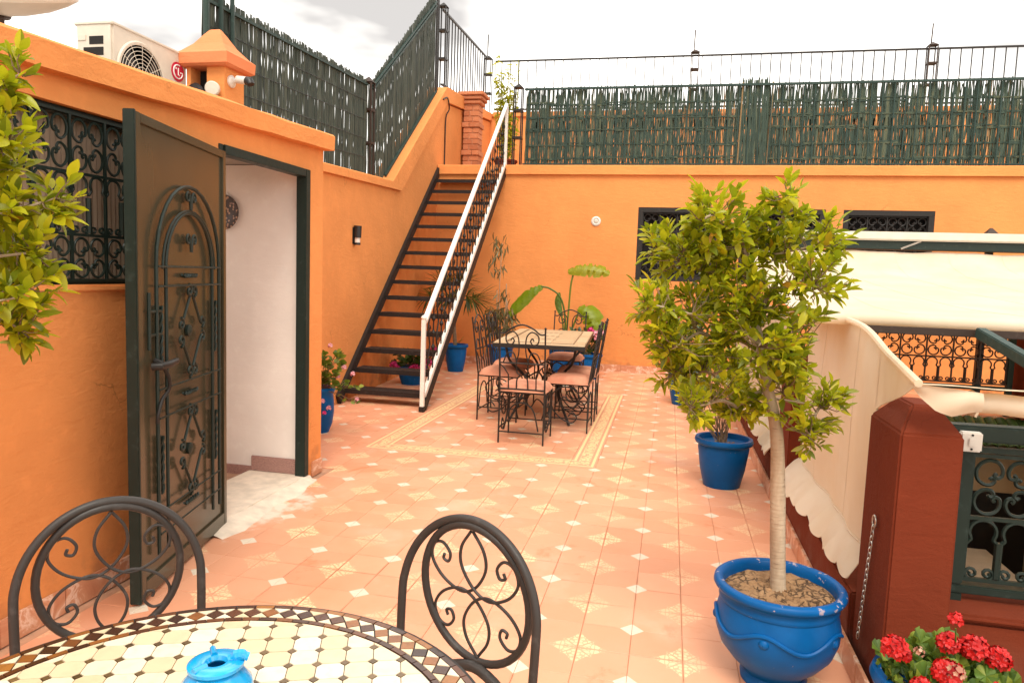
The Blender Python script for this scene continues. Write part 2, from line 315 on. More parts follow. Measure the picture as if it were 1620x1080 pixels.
def tilem():
    t = NT('printed cement tile'); X, Y, Z = t.sep()
    px = t.ma('DIVIDE', t.ma('SUBTRACT', X, TX), T); py = t.ma('DIVIDE', t.ma('SUBTRACT', Y, TY), T)
    dx = t.ma('ABSOLUTE', t.ma('SUBTRACT', t.ma('FLOORED_MODULO', t.ma('ADD', px, 1), 2), 1)); dy = t.ma('ABSOLUTE', t.ma('SUBTRACT', t.ma('FLOORED_MODULO', t.ma('ADD', py, 1), 2), 1))
    dia = t.ma('LESS_THAN', t.ma('ADD', dx, dy), .245)
    sx = t.ma('ABSOLUTE', t.ma('SUBTRACT', t.ma('FLOORED_MODULO', px, 2), 1)); sy = t.ma('ABSOLUTE', t.ma('SUBTRACT', t.ma('FLOORED_MODULO', py, 2), 1))
    def astro(a, b, r, p): return t.ma('LESS_THAN', t.ma('ADD', t.ma('POWER', a, p), t.ma('POWER', b, p)), r**p)
    s1 = astro(sx, sy, .66, .72)
    qx = t.ma('MULTIPLY', t.ma('ADD', sx, sy), .7071); qy = t.ma('MULTIPLY', t.ma('ABSOLUTE', t.ma('SUBTRACT', sx, sy)), .7071)
    s2 = astro(qx, qy, .52, .66); star = t.ma('MAXIMUM', s1, s2)
    cv = t.n('ShaderNodeCombineXYZ'); t.set(cv.inputs[0], sx); t.set(cv.inputs[1], sy)
    vo = t.n('ShaderNodeTexVoronoi', feature='DISTANCE_TO_EDGE'); t.set(vo.inputs['Vector'], cv.outputs[0]); vo.inputs['Scale'].default_value = 9.5
    lace = t.step(vo.outputs['Distance'], .05, .13); seam = t.step(t.ma('MINIMUM', t.ma('MINIMUM', sx, sy), t.ma('ABSOLUTE', t.ma('SUBTRACT', sx, sy))), .012, .03)
    star = t.ma('MULTIPLY', t.ma('MULTIPLY', star, t.ma('ADD', .18, t.ma('MULTIPLY', lace, .82))), seam)
    fl = t.n('ShaderNodeCombineXYZ'); t.set(fl.inputs[0], t.ma('FLOOR', px)); t.set(fl.inputs[1], t.ma('FLOOR', py))
    wnz = t.n('ShaderNodeTexWhiteNoise', noise_dimensions='2D'); t.set(wnz.inputs['Vector'], fl.outputs[0])
    base = t.mix(wnz.outputs['Value'], (.67, .295, .165), (.74, .355, .21)); base = wearf(t, base)
    ed_ = t.ma('MINIMUM', t.ma('ABSOLUTE', t.ma('SUBTRACT', px, t.ma('ROUND', px))), t.ma('ABSOLUTE', t.ma('SUBTRACT', py, t.ma('ROUND', py)))); dm = t.ma('MULTIPLY', t.ma('SUBTRACT', 1, t.step(ed_, .004, .05)), t.step(t.noise(1.15, 4, .6), .46, .66)); base = t.mix(t.ma('MULTIPLY', dm, .55), base, (.42, .15, .07))
    worn = t.ma('MULTIPLY', star, t.ma('SUBTRACT', .88, t.ma('MULTIPLY', t.step(t.noise(2.1, 5), .36, .66), .62)))
    c = t.mix(worn, base, (.84, .63, .36)); c = t.mix(dia, c, wearf(t, t.mix(.0, (.70, .59, .46), (0, 0, 0))))
    # mortar film left in front of the doorway
    ddx = t.ma('DIVIDE', t.ma('SUBTRACT', X, -2.24), .27); ddy = t.ma('DIVIDE', t.ma('SUBTRACT', Y, 3.85), .78)
    rad = t.ma('ADD', t.ma('MULTIPLY', ddx, ddx), t.ma('MULTIPLY', ddy, ddy)); sp = t.noise(6, 5, .62); m = t.step(t.ma('SUBTRACT', t.ma('MULTIPLY', sp, 2.2), rad), .75, 1.25); c = t.mix(t.ma('MULTIPLY', m, .7), c, (.83, .74, .63))
    t.bump(t.ma('ADD', t.noise(55, 4), t.ma('MULTIPLY', t.noise(4, 3), 2)), .10, .006)
    return t.fin(c, t.ramp(t.noise(3.2, 5), [(.3, (.36,)*3), (.75, (.62,)*3)]))
M['tile'] = tilem()
RX0, RX1, RY0, RY1, RB = -2.39, -.485, 5.40, 8.95, .205    # rug border rectangle and band width
def borderm():
    t = NT('printed border tile'); X, Y, Z = t.sep()
    d = t.ma('MINIMUM', t.ma('MINIMUM', t.ma('SUBTRACT', X, RX0), t.ma('SUBTRACT', RX1, X)), t.ma('MINIMUM', t.ma('SUBTRACT', Y, RY0), t.ma('SUBTRACT', RY1, Y)))
    def band(a, b): return t.ma('MULTIPLY', t.ma('GREATER_THAN', d, a), t.ma('LESS_THAN', d, b))
    st = t.ma('MAXIMUM', band(.018, .040), band(.165, .187))
    vo = t.n('ShaderNodeTexVoronoi', feature='DISTANCE_TO_EDGE'); vo.inputs['Scale'].default_value = 26; t.set(vo.inputs['Vector'], t.pos)
    mid = t.ma('MULTIPLY', band(.058, .147), t.step(vo.outputs['Distance'], .04, .12)); base = wearf(t, t.mix(.0, (.62, .29, .175), (0, 0, 0)))
    c = t.mix(t.ma('MULTIPLY', t.ma('MAXIMUM', st, mid), .85), base, (.82, .60, .30)); t.bump(t.noise(55, 4), .1, .006); return t.fin(c, .5)
M['border'] = borderm()
def corr():
    t = NT('beige corrugated blind'); f = t.noise(4, 3); return t.fin(t.mix(f, (.40, .29, .20), (.52, .38, .27)), .7)
M['corr'] = corr()
def mosaic(name, stops, rough=.28):
    t = NT(name); c = t.ramp(t.rnd(), stops); f = t.noise(40, 4); c = t.mix(t.ma('MULTIPLY', t.step(f, .45, .7), .25), c, sca(stops[0][1], .8)); t.bump(t.noise(70, 3), .12, .003); return t.fin(c, rough)
M['mo_cream'] = mosaic('cream mosaic', [(0, (.60, .45, .28)), (.5, (.68, .55, .37)), (1, (.74, .65, .50))])
M['mo_brown'] = mosaic('brown mosaic', [(0, (.035, .014, .008)), (.6, (.10, .032, .012)), (.85, (.24, .085, .02)), (1, (.32, .13, .03))], .22)
M['mo_olive'] = mosaic('olive brown mosaic', [(0, (.06, .035, .012)), (1, (.17, .10, .04))], .25)
M['mo_grout'] = simple('mosaic grout', (.66, .55, .40), .8, .1, 20, 80, .2)
M['tabletop'] = mosaic('beige stone tabletop', [(0, (.45, .31, .18)), (1, (.58, .43, .27))], .4)
M['tabledark'] = mosaic('brown stone inlay', [(0, (.14, .075, .04)), (1, (.24, .14, .08))], .4)
# ================================================================== SETTING
XL = -2.37; YB = 11.15; XR = .74
def XW(y): return -3.42-.0741*(y-7.1)      # recessed side wall runs slightly askew
g = MB(); g.add([(-900, -900, -7), (900, -900, -7), (900, 900, -7), (-900, 900, -7)], [(0, 1, 2, 3)]); tag(g.build('ground', M['ground']), 'dusty ground far below the terrace', None, kind='structure')

# ---- terrace floor with its tiles
floor = thing('terrace_floor', (0, 0, 0), 'salmon cement tile terrace floor with printed stars and white diamonds', None, kind='structure')
s = MB(); s.box(-4.2, .95, -2.5, YB+.05, -.3, -.005); s.build('slab', M['grout'], floor, smooth=False)
def sub_rect(r, h):
    x0, x1, y0, y1 = r; a0, a1, b0, b1 = h
    if x1 <= a0 or x0 >= a1 or y1 <= b0 or y0 >= b1: return [r]
    o = []
    if x0 < a0: o.append((x0, a0, y0, y1))
    if x1 > a1: o.append((a1, x1, y0, y1))
    xa, xb = max(x0, a0), min(x1, a1)
    if y0 < b0: o.append((xa, xb, y0, b0))
    if y1 > b1: o.append((xa, xb, b1, y1))
    return o
def inter(r, h):
    q = (max(r[0], h[0]), min(r[1], h[1]), max(r[2], h[2]), min(r[3], h[3])); return [q] if q[1]-q[0] > .004 and q[3]-q[2] > .004 else []
outer = (RX0, RX1, RY0, RY1); inner = (RX0+RB, RX1-RB, RY0+RB, RY1-RB); rects = []
for i in range(-22, 6):
    for j in range(-18, 45):
        r = (TX+i*T, TX+(i+1)*T, TY+j*T, TY+(j+1)*T)
        r = (max(r[0], -4.1), min(r[1], XR+.05), r[2], min(r[3], YB))
        if r[1]-r[0] < .01 or r[3]-r[2] < .01: continue
        if r[0] < XL-.1 and r[2] < 4.65: continue
        if r[1] < XW(r[3])-.05: continue
        for q in sub_rect(r, outer)+inter(r, inner): rects.append((q, 0))
def spans(a, b, n): return [(a+(b-a)*k/n, a+(b-a)*(k+1)/n) for k in range(n)]
for a, b in spans(RX0+RB, RX1-RB, 7):
    rects += [((a, b, RY0, RY0+RB), 1), ((a, b, RY1-RB, RY1), 1)]
for a, b in spans(RY0, RY1, 17): rects += [((RX0, RX0+RB, a, b), 1), ((RX1-RB, RX1, a, b), 1)]
def tile_geo(wd, d, h=.006, gp=.0007, bv=.0013):
    x, y = wd/2-gp, d/2-gp; return [(-x, -y, -h), (x, -y, -h), (x, y, -h), (-x, y, -h), (-x, -y, -bv), (x, -y, -bv), (x, y, -bv), (-x, y, -bv), (-x+bv, -y+bv, 0), (x-bv, -y+bv, 0), (x-bv, y-bv, 0), (-x+bv, y-bv, 0)], \
        [(8, 9, 10, 11)]+[(a, (a+1) % 4, 4+(a+1) % 4, 4+a) for a in range(4)]+[(4+a, 4+(a+1) % 4, 8+(a+1) % 4, 8+a) for a in range(4)]
sized = []
for q, b in rects:
    c = ((q[0]+q[1])/2, (q[2]+q[3])/2, 0); P = [project((x, y, 0)) for x in q[:2] for y in q[2:]]
    vis = [p for p in P if p[2] > 0 and -20 < p[0] < 1640 and p[1] < 1090]
    ar = (max(p[0] for p in P)-min(p[0] for p in P))*(max(p[1] for p in P)-min(p[1] for p in P)) if vis and min(p[2] for p in P) > 0 else 0
    cp = project(c)
    if 120 < cp[0] < 760 and cp[1] > 1000 or (c[0]+.659)**2+(c[1]-.845)**2 < .5: ar = 0          # under the round table
    sized.append((ar, q, b, c))
sized.sort(key=lambda t: -t[0]); cache = {}; rest = {0: MB(), 1: MB()}; nb = {0: 0, 1: 0}; lim = {0: 262, 1: 38}
for ar, q, b, c in sized:
    wd, d = q[1]-q[0], q[3]-q[2]; jz = rnd(-.0005, .0005); tl = (rnd(-.0025, .0025), rnd(-.0025, .0025))
    if ar > 0 and nb[b] < lim[b]:
        nb[b] += 1; key = (round(wd, 3), round(d, 3), b)
        if key not in cache:
            m_ = MB(); m_.add(*tile_geo(wd, d)); cache[key] = m_.mesh('floor_tile', smooth=False)
        o = link('border_tile' if b else 'floor_tile', cache[key], M['border' if b else 'tile'], floor, mat=Matrix.Translation((c[0], c[1], jz)) @ Matrix.Rotation(tl[0], 4, 'X') @ Matrix.Rotation(tl[1], 4, 'Y'))
    else:
        V, F = tile_geo(wd, d); rest[b].add([(v[0]+c[0], v[1]+c[1], v[2]+jz+v[0]*tl[0]+v[1]*tl[1]) for v in V], F)
rest[0].build('floor_tiles', M['tile'], floor, smooth=False, kind='stuff'); rest[1].build('border_tiles', M['border'], floor, smooth=False, kind='stuff')

# ---- annex building on the left, with door and grilled window
ann = thing('annex_building', (XL, 2, 0), 'low orange rendered annex with open doorway and grilled window on the left', 'building')
def zc(y): return 2.146+.039*(y-2.13)
DY0, DY1, DZ = 3.47, 4.43, 2.075; WY0, WY1, WZ0, WZ1 = 1.5, 2.98, 1.345, 2.055
a = MB(); X0, X1 = XL-.2, XL
def wallp(y0, y1, z0, z1, top=False):
    if top: a.hexa([(X0, y0, z0), (X1, y0, z0), (X1, y1, z0), (X0, y1, z0), (X0, y0, zc(y0)+.05), (X1, y0, zc(y0)+.05), (X1, y1, zc(y1)+.05), (X0, y1, zc(y1)+.05)])
    else: a.box(X0, X1, y0, y1, z0, z1)
wallp(-2.5, WY0, 0, 0, True); wallp(WY0, WY1, 0, WZ0); wallp(WY0, WY1, WZ1, 0, True); wallp(WY1, DY0, 0, 0, True); wallp(DY0, DY1, DZ, 0, True); X0 = XL-.05; wallp(DY1, 4.64, 0, 0, True); X0 = XL-.2
a.box(-5.2, XL-.052, 4.56, 4.64, 0, 2.2)
a.build('wall', M['orange'], ann, smooth=False)
c_ = MB(); y0, y1 = -2.5, 4.66; cx0, cx1 = XL-.26, XL+.072
pts = []
N = 36
for k in range(N+1):
    y = y0+(y1-y0)*k/N; jj = lambda: rnd(-.0035, .0035)
    pts.append([(cx1+jj(), y, zc(y)+jj()), (cx1+.004+jj(), y, zc(y)+.094+jj()), (cx1-.012+jj(), y, zc(y)+.107+jj()), (cx0, y, zc(y)+.112), (cx0, y, zc(y))])
o0 = len(c_.v)
for r in pts: c_.v += r
for k in range(N):
    for q in range(5): c_.f.append((k*5+q, k*5+(q+1) % 5, (k+1)*5+(q+1) % 5, (k+1)*5+q))
c_.f.append((4, 3, 2, 1, 0)); c_.f.append(tuple(N*5+q for q in range(5)))
c_.build('coping', M['orange_cop'], ann, ang=30)
r_ = MB(); r_.box(-5.2, cx0-.002, -2.5, 4.62, 2.16, 2.2); 
r_ = MB(); r_.box(-3.55, cx0-.002, -2.5, 4.62, 2.12, 2.20); r_.box(-5.2, -3.555, -2.5, 3.1, 2.12, 2.20); r_.build('roof', M['concrete'], ann, smooth=False)  # unseen bay over the stairwell left open, an added gap to light the interior
i_ = MB(); i_.box(-5.2, XL-.055, 4.431, 4.555, -1.2, 2.115); i_.box(-5.2, -5.1, -2.5, 4.44, -1.2, 2.115); i_.box(-5.1, X0-.002, 3.1, 3.2, -1.2, 2.115)

i_.build('interior_wall', M['white_wall'], ann, smooth=False)
f_ = MB(); f_.box(-2.80, XL+.01, 3.2, 4.44, -.25, .03); f_.box(-3.12, -2.80, 3.2, 4.44, -.4, -.10); f_.box(-5.1, -3.12, 3.2, 4.44, -1.2, -.26); f_.build('entry_step', M['stone'], ann, bevel=.006)
k_ = MB(); k_.box(-2.78, -2.432, 4.415, 4.43, .032, .135); k_.box(-3.1, -2.782, 4.415, 4.43, -.098, .06); k_.build('stair_skirting', M['granite'], ann, bevel=.003)
th = MB()
rows = []
for k in range(15):
    y = 3.30+1.15*k/14; wv = .09+.03*sin(k*.8)+rnd(-.012, .012)+.04*(k < 7)
    rows.append([(XL-.06, y, .028), (XL+.02, y, .026+rnd(-.003, .003)), (XL+.02+wv*.5, y+rnd(-.02, .02), .012+rnd(-.003, .003)), (XL+.02+wv, y+rnd(-.02, .02), -.003)])
th.sheet(rows); th.build('mortar_apron', M['stone'], ann)
# skirting tiles along the annex
for y in np.arange(-.6, 4.6, .3):
    if y+.3 > DY0-.06 and y < DY1: continue
    m_ = MB(); m_.box(XL, XL+.014, y+.002, min(y+.298, 4.64), .0, .105); m_.build('skirting_tile', M['marble'], ann, bevel=.002)
# door frame
df = MB(); df.box(XL-.06, XL+.012, DY1-.045, DY1+.012, .03, DZ+.01); df.box(XL-.06, XL+.004, DY0-.012, DY0+.03, .03, DZ+.01); df.box(XL-.06, XL+.0125, DY0+.0305, DY1-.0455, DZ-.04, DZ+.0095); df.build('door_frame', M['green'], ann, bevel=.003)
# decorative plate on inner wall
pl = MB(); pl.lathe([(0, 0), (.06, .0), (.115, .018), (.118, .022), (.108, .024), (.06, .01), (0, .01)], 28, (-2.985, 4.429, 1.80), (0, -1, 0)); plate = pl.build('wall_plate', None, None)
t = NT('painted plate'); v = t.n('ShaderNodeTexVoronoi'); v.inputs['Scale'].default_value = 45; t.set(v.inputs['Vector'], t.pos); plate.data.materials.append(t.fin(t.mix(t.step(v.outputs[0], .25, .4), (.5, .3, .2), (.05, .025, .02)), .3))
tag(plate, 'round dark patterned plate hung on the white wall inside the doorway', 'plate')

# ---- door leaf, hinged at the near jamb and swung out towards the camera
ang = atan2(-.97, .24); U = Vector((cos(ang), sin(ang), 0)); O = Vector((XL+.016, DY0+.012, 0)); V = Vector((0, 0, 1)); Nn = U.cross(V)
if Nn.x < 0: sgn = -1
else: sgn = 1
DW, DH = .975, 2.045
def dbox(mb, u0, u1, v0, v1, n0, n1):
    P = lambda u, v, n: O+U*u+V*v+Nn*sgn*n
    mb.hexa([P(u0, v0, n0), P(u1, v0, n0), P(u1, v0, n1), P(u0, v0, n1), P(u0, v1, n0), P(u1, v1, n0), P(u1, v1, n1), P(u0, v1, n1)])
d = MB(); dbox(d, 0, DW, .015, DH, -.024, .0); door = d.build('door', M['door'], ann, bevel=.002); door['label'] = 'dark bronze green metal door leaf standing open'
d = MB(); b_ = .04
dbox(d, .002, b_, .016, DH-.001, .0005, .012); dbox(d, DW-b_, DW, .016, DH-.001, .0005, .012); dbox(d, b_+.0005, DW-b_-.0005, DH-b_, DH-.002, .0005, .0115); dbox(d, b_+.0005, DW-b_-.0005, .017, .09, .0005, .0115)
d.build('frame', M['door'], door, bevel=.002)
d = MB(); dbox(d, DW+.0005, DW+.014, .01, DH+.004, -.034, .014); d.build('edge_stile', M['green'], door, bevel=.003)
DP = lambda u, v, n=.022: O+U*u+V*v+Nn*sgn*n
def dt(name, paths, r=.009, n=6, m='green'):
    mb = MB()
    for p in paths: mb.tube([DP(*q) for q in p], r, n)
    return mb.build(name, M[m], door)
def arch(cx, hw, z0, z1, top, n=.022):
    L_ = [(cx-hw, z0, n)]; 
    for k in range(17): aa = pi-pi*k/16; L_.append((cx+hw*cos(aa), z1+(top-z1)*sin(aa), n))
    return L_+[(cx+hw, z0, n)]
uc = .485; w1, w2 = .35, .26
dt('outer_arch_bar', [arch(uc, w1, .17, 1.44, 1.80)], .0085); dt('inner_arch_bar', [arch(uc, w2, .17, 1.42, 1.68)], .008); dt('second_arch_bar', [arch(uc, w2+.03, 1.42, 1.42, 1.69)], .006)
for z in (1.43, 1.345, .90, .775, .36, .26): dt('cross_bar', [[(uc-w1, z, .030), (uc+w1, z, .030)]], .0045)
def scroll_pair(u, z, s=1, r=.03):
    return [[(u+sg*x, z+s*y, .026) for x, y in [(.004, -.05), (.008, -.015), (.016, .018), (.034, .03), (.05, .016), (.046, -.006), (.028, -.008), (.024, .008), (.034, .012)]] for sg in (1, -1)]
dt('scroll', [catmull(p, 4) for p in scroll_pair(uc, 1.745)], .006); dt('scroll', [catmull(p, 4) for p in scroll_pair(uc, 1.55)], .006)
def twist(u, z, L_, vert):
    mb = MB()
    for k in range(2):
        mb.tube([DP(u+(0 if vert else -L_/2+L_*i/20)+(.006*cos(i*.9+k*pi) if vert else 0), z+((-L_/2+L_*i/20) if vert else .006*cos(i*.9+k*pi)), .018+.006*sin(i*.9+k*pi)) for i in range(21)], .006, 5)
    mb.build('twisted_bar', M['green'], door)
for z in (1.39, .838, .31): twist(uc, z, .15, False)
for z in (1.13, .56):
    for sg in (-1, 1): twist(uc+sg*(w1+w2)/2, z+.0, .26, True)
    for sx in (-1, 1):
        for sz in (-1, 1):
            dt('diamond_bar', [[(uc+sx*.012, z+sz*.17, .024), (uc+sx*.105, z+sz*.035, .024)]], .0065)
            for q in ((uc+sx*.028, z+sz*.19), (uc+sx*.118, z+sz*.038)):
                dt('scroll', [[(x, y, .026) for x, y in spiral(q, .030, .006, sx*pi*.5*sz, sx*pi*.5*sz+sx*sz*4.5*pi/2)]], .007)
    mb = MB(); mb.lathe([(.0, 0), (.028, .0), (.028, .012), (.012, .02), (0, .02)], 14, DP(uc, z, .004), Nn*sgn); mb.build('boss', M['green'], door)
hd = MB(); hd.tube([DP(.90, 1.01, .03), DP(.895, 1.012, .065), DP(.84, 1.015, .075), DP(.755, 1.02, .07)], [.016, .016, .017, .013], 10); hd.tube(catmull([DP(.84, 1.0, .05), DP(.81, .95, .06), DP(.80, .90, .055), DP(.83, .86, .04), DP(.86, .80, .035), DP(.86, .76, .03)], 5), .008, 8); hd.tube([DP(.84, 1.03, .012), DP(.84, 1.01, .06)], .012, 8); hd.build('handle', M['iron'], door)
for z in (1.24, 1.14): dt('bolt', [[(.90, z, .02), (.79, z, .02)]], .007)
dt('bolt', [[(.90, 1.32, .02), (.90, 1.08, .02)]], .008)

# ---- grille pattern shared by windows and railings
GC = {}
HALF = [(.25, .47), (.32, .40), (.24, .31), (.11, .38), (.09, .60), (.24, .82), (.52, .88), (.72, .72)]
def g_mesh(kind, wd, h, r):
    key = (kind, round(wd, 4), round(h, 4), r)
    if key in GC: return GC[key]
    mb = MB()
    if kind == 'scroll':
        path = HALF[:-1]+[(.76, .76)]+[(y, x) for x, y in HALF[-2::-1]]
        mb.tube(catmull([(x*wd/2, y*h/2) for x, y in path], 3), r, 5)
    elif kind == 'arch':
        R_ = wd*.40; cy = h/2-R_-r; mb.tube([(-wd*.5, cy-R_*1.15, 0), (-wd*.33, cy-R_*.62, 0)]+[(R_*cos(a_), cy+R_*sin(a_), 0) for a_ in np.linspace(pi*1.17, -pi*.17, 13)]+[(wd*.33, cy-R_*.62, 0), (wd*.5, cy-R_*1.15, 0)], r, 5)
    elif kind == 'foot':
        if 1:
            mb.tube([((wd*.24+x), -h/2+wd*.22+y, 0) for x, y in spiral((0, 0), wd*.21, wd*.05, -pi/2, -pi/2+3.4*pi*.5*2*.8, 12)], r*.9, 5)
    GC[key] = mb.mesh(kind, ang=60); return GC[key]
def grille(parent, O, U, n, cw, rows, r=.006, m='iron', z0=0.0, bars=True):
    """rows: list of (kind, z0, z1) heights along +Z, n cells of width cw along U"""
    U = Vector(U).normalized(); O = Vector(O); Z = Vector((0, 0, 1)); lo, hi = min(q[1] for q in rows), max(q[2] for q in rows)
    for z in sorted({q[1] for q in rows} | {q[2] for q in rows}):
        mb = MB(); mb.bar(O+Z*z, O+U*n*cw+Z*z, r*2.0, r*2.0); mb.build('cross_bar', M[m], parent)
    for k in range(n+1):
        mb = MB(); mb.bar(O+U*k*cw+Z*(lo+r*1.01), O+U*k*cw+Z*(hi-r*1.01), r*1.9, r*1.9, up=U); mb.build('upright_bar', M[m], parent)
    for kind, a0, a1 in rows:
        if kind == 'scroll':
            for k in range(n):
                for sx, sy in ((1, 1), (1, -1), (-1, 1), (-1, -1)): link('scroll', g_mesh('scroll', cw*.98, (a1-a0)*.97, r), M[m], parent, mat=fmat(rel(parent, O+U*(k+.5)*cw+Z*(a0+a1)/2), U, Z) @ Matrix.Diagonal((sx, sy, 1, 1)))
        elif kind == 'arch':
            for k in range(2*n):
                Fm = fmat(rel(parent, O+U*(k+.5)*cw/2+Z*(a0+a1)/2), U, Z); link('arch', g_mesh('arch', cw/2, (a1-a0), r), M[m], parent, mat=Fm)
                for sx in (1, -1): link('foot_scroll', g_mesh('foot', cw/2, (a1-a0), r), M[m], parent, mat=Fm @ Matrix.Diagonal((sx, 1, 1, 1)))
            for k in range(n):
                mb = MB(); mb.tube([O+U*(k+.5)*cw+Z*(a0+.01), O+U*(k+.5)*cw+Z*(a0+(a1-a0)*.62)], r*1.9, 6); mb.build('column', M[m], parent)
# annex window
wn_ = MB(); wn_.box(XL-.10, XL-.04, WY0, WY1, WZ1-.028, WZ1); wn_.box(XL-.10, XL-.04, WY0, WY1, WZ0, WZ0+.022); wn_.box(XL-.10, XL-.041, WY1-.025, WY1, WZ0+.0221, WZ1-.0281)
win = wn_.build('window', M['green'], ann, bevel=.002)
cb = MB(); rr_ = [[(XL-.125+.006*sin(k*pi), WY0+(WY1-WY0)*k/110, z) for k in range(111)] for z in (WZ0, WZ1)]
rr_ = [[(XL-.125+.005*(k % 2), WY0+(WY1-WY0)*k/110, z) for k in range(111)] for z in (WZ0, WZ1)]; cb.sheet(rr_, .004); cb.build('blind', M['corr'], win, smooth=False)
grille(win, (XL-.03, 2.5165-.185*5, 0), (0, 1, 0), 7, .185, [('scroll', 1.362, 1.55), ('arch', 1.55, 1.80), ('scroll', 1.80, 2.035)], .0058, 'green')
sl = MB(); sl.box(XL-.11, XL+.012, WY0, WY1, WZ0-.028, WZ0-.001); sl.build('sill', M['orange_cop'], win, bevel=.006)

# ---- recessed side wall with stepped and sloping coping
sw = thing('side_wall', (-3.4, 8, 0), 'orange side wall rising in a slope beside the iron stairs', 'wall')
def wprof(y):   # underside of the coping
    return np.interp(y, [4.6, 9.12, 11.5, 17], [2.29, 2.49, 4.152, 4.90])
def tprof(y): return np.interp(y, [4.6, 8.75, 11.52, 17], [2.345, 2.575, 4.43, 5.02])
ys = [4.6, 6, 7.5, 8.75, 9.12, 10, 11, 11.52, 12.5, 14, 15.7]; mb = MB(); n = len(ys)
for sgx in (0, -.22): mb.v += [(XW(y)+sgx, y, 0) for y in ys]+[(XW(y)+sgx, y, wprof(y)+.02) for y in ys]
for k in range(n-1): mb.f += [(k, k+1, n+k+1, n+k), (2*n+k+1, 2*n+k, 3*n+k, 3*n+k+1), (n+k, n+k+1, 3*n+k+1, 3*n+k)]
mb.f += [(0, n, 3*n, 2*n), (n-1, 3*n-1, 4*n-1, 2*n-1)]; mb.build('wall', M['orange'], sw, smooth=False)
def cop(name, secs):
    mb = MB(); n = len(secs)
    for y, b, t_ in secs:
        xx = XW(y); mb.v += [(xx+.045, y, b), (xx+.045, y, t_-.01), (xx+.035, y, t_), (xx-.26, y, t_), (xx-.26, y, b)]
    for k in range(n-1):
        for q in range(5): mb.f.append((k*5+q, k*5+(q+1) % 5, (k+1)*5+(q+1) % 5, (k+1)*5+q))
    mb.f += [(4, 3, 2, 1, 0), tuple((n-1)*5+q for q in range(5))]; return mb.build(name, M['orange_cop'], sw, ang=30)
secs = [(4.6, 2.29, 2.365), (8.75, 2.475, 2.575), (9.12, 2.49, 2.84), (11.50, 4.152, 4.43), (11.75, 4.20, 4.45), (17, 4.86, 5.02)]
secs = [(4.6, 2.29, 2.365), (8.74, 2.475, 2.575), (9.12, 2.492, 2.835), (11.48, 4.13, 4.42), (11.62, 4.21, 4.45), (15.9, 4.80, 4.95)]
cop('coping', secs)
cb = MB(); cb.tube(catmull([(XW(11.2)+.06, 11.2, 4.16), (XW(11.45)+.065, 11.45, 4.24), (XW(11.6)+.06, 11.6, 4.1), (XW(11.55)+.02, 11.55, 3.95), (XW(11.55)+.014, 11.55, 3.5), (XW(11.55)+.014, 11.55, 3.14)], 6), .012, 6); cb.build('cable', M['iron_brown'], sw)

# ---- back wall with coping and windows
bw = thing('back_wall', (1, YB, 0), 'long orange back wall with dark windows below the reed fence', 'wall')
WIN = [(-.53, .63), (.957, 2.118), (2.354, 3.541)]; WZ = (1.42, 2.515)
mb = MB(); xs = [-4.0]+[x for w_ in WIN for x in w_]+[7.5]
for k in range(0, len(xs), 2): mb.box(xs[k], xs[k+1], YB, YB+.25, 0, 3.0)
for a0, a1 in WIN: mb.box(a0, a1, YB, YB+.25, 0, WZ[0]); mb.box(a0, a1, YB, YB+.25, WZ[1], 3.0)
mb.build('wall', M['orange'], bw, smooth=False)
mb = MB(); nn = 40; secs_ = []
for k in range(nn+1):
    x = -3.70+11.2*k/nn; j1 = rnd(-.002, .002); secs_.append([(x, YB-.045+j1, 2.99), (x, YB-.045+j1, 3.118+j1), (x, YB-.035, 3.13+j1), (x, YB+.25, 3.13), (x, YB+.25, 2.99)])
for r in secs_: mb.v += r
for k in range(nn):
    for q in range(5): mb.f.append((k*5+q, k*5+(q+1) % 5, (k+1)*5+(q+1) % 5, (k+1)*5+q))
mb.f += [(4, 3, 2, 1, 0), tuple(nn*5+q for q in range(5))]; mb.build('coping', M['orange_cop'], bw, ang=30)
for x in np.arange(-3.68, .7, .3):
    m_ = MB(); m_.box(x+.002, x+.298, YB-.014, YB, .0, .11); m_.build('skirting_tile', M['marble'], bw, bevel=.002)
for a0, a1 in WIN:
    mb = MB(); z0, z1 = WZ; fw = .075
    mb.box(a0, a1, YB+.0, YB+.06, z1-fw, z1-.001); mb.box(a0, a1, YB+.0, YB+.06, z0+.001, z0+fw); mb.box(a0+.001, a0+fw, YB+.001, YB+.06, z0+fw, z1-fw); mb.box(a1-fw, a1-.001, YB+.001, YB+.06, z0+fw, z1-fw)
    wo = mb.build('window', M['iron'], bw, bevel=.004)
    mb = MB(); mb.box(a0, a1, YB+.2, YB+.24, z0, z1); mb.build('dark_interior_panel', M['dark'], wo)  # flat backing, shade of the room behind is put into its colour
    ww = (a1-a0-2*fw)/4; grille(wo, (a0+fw, YB+.05, 0), (1, 0, 0), 4, ww, [('scroll', z0+fw, z0+.36), ('arch', z0+.36, z0+.75), ('scroll', z0+.75, z1-fw-.01)], .009, 'iron')

# ---- upper terrace
mb = MB(); mb.box(-4.2, 7.5, YB+.25, 15.7, 3.0, 3.06); tag(mb.build('upper_terrace', M['grout'], smooth=False), 'upper terrace floor behind the reed fence', None, kind='structure')
fw_ = thing('far_wall', (1, 15.7, 3.06), 'orange parapet wall on the far side of the upper terrace', 'wall')
mb = MB(); mb.box(-4.2, 7.5, 15.7, 15.9, 3.0, 4.84); mb.build('wall', M['orange'], fw_, smooth=False); mb = MB(); mb.box(-4.0, 7.5, 15.65, 15.95, 4.8405, 4.95); mb.build('coping', M['orange_cop'], fw_, bevel=.015)
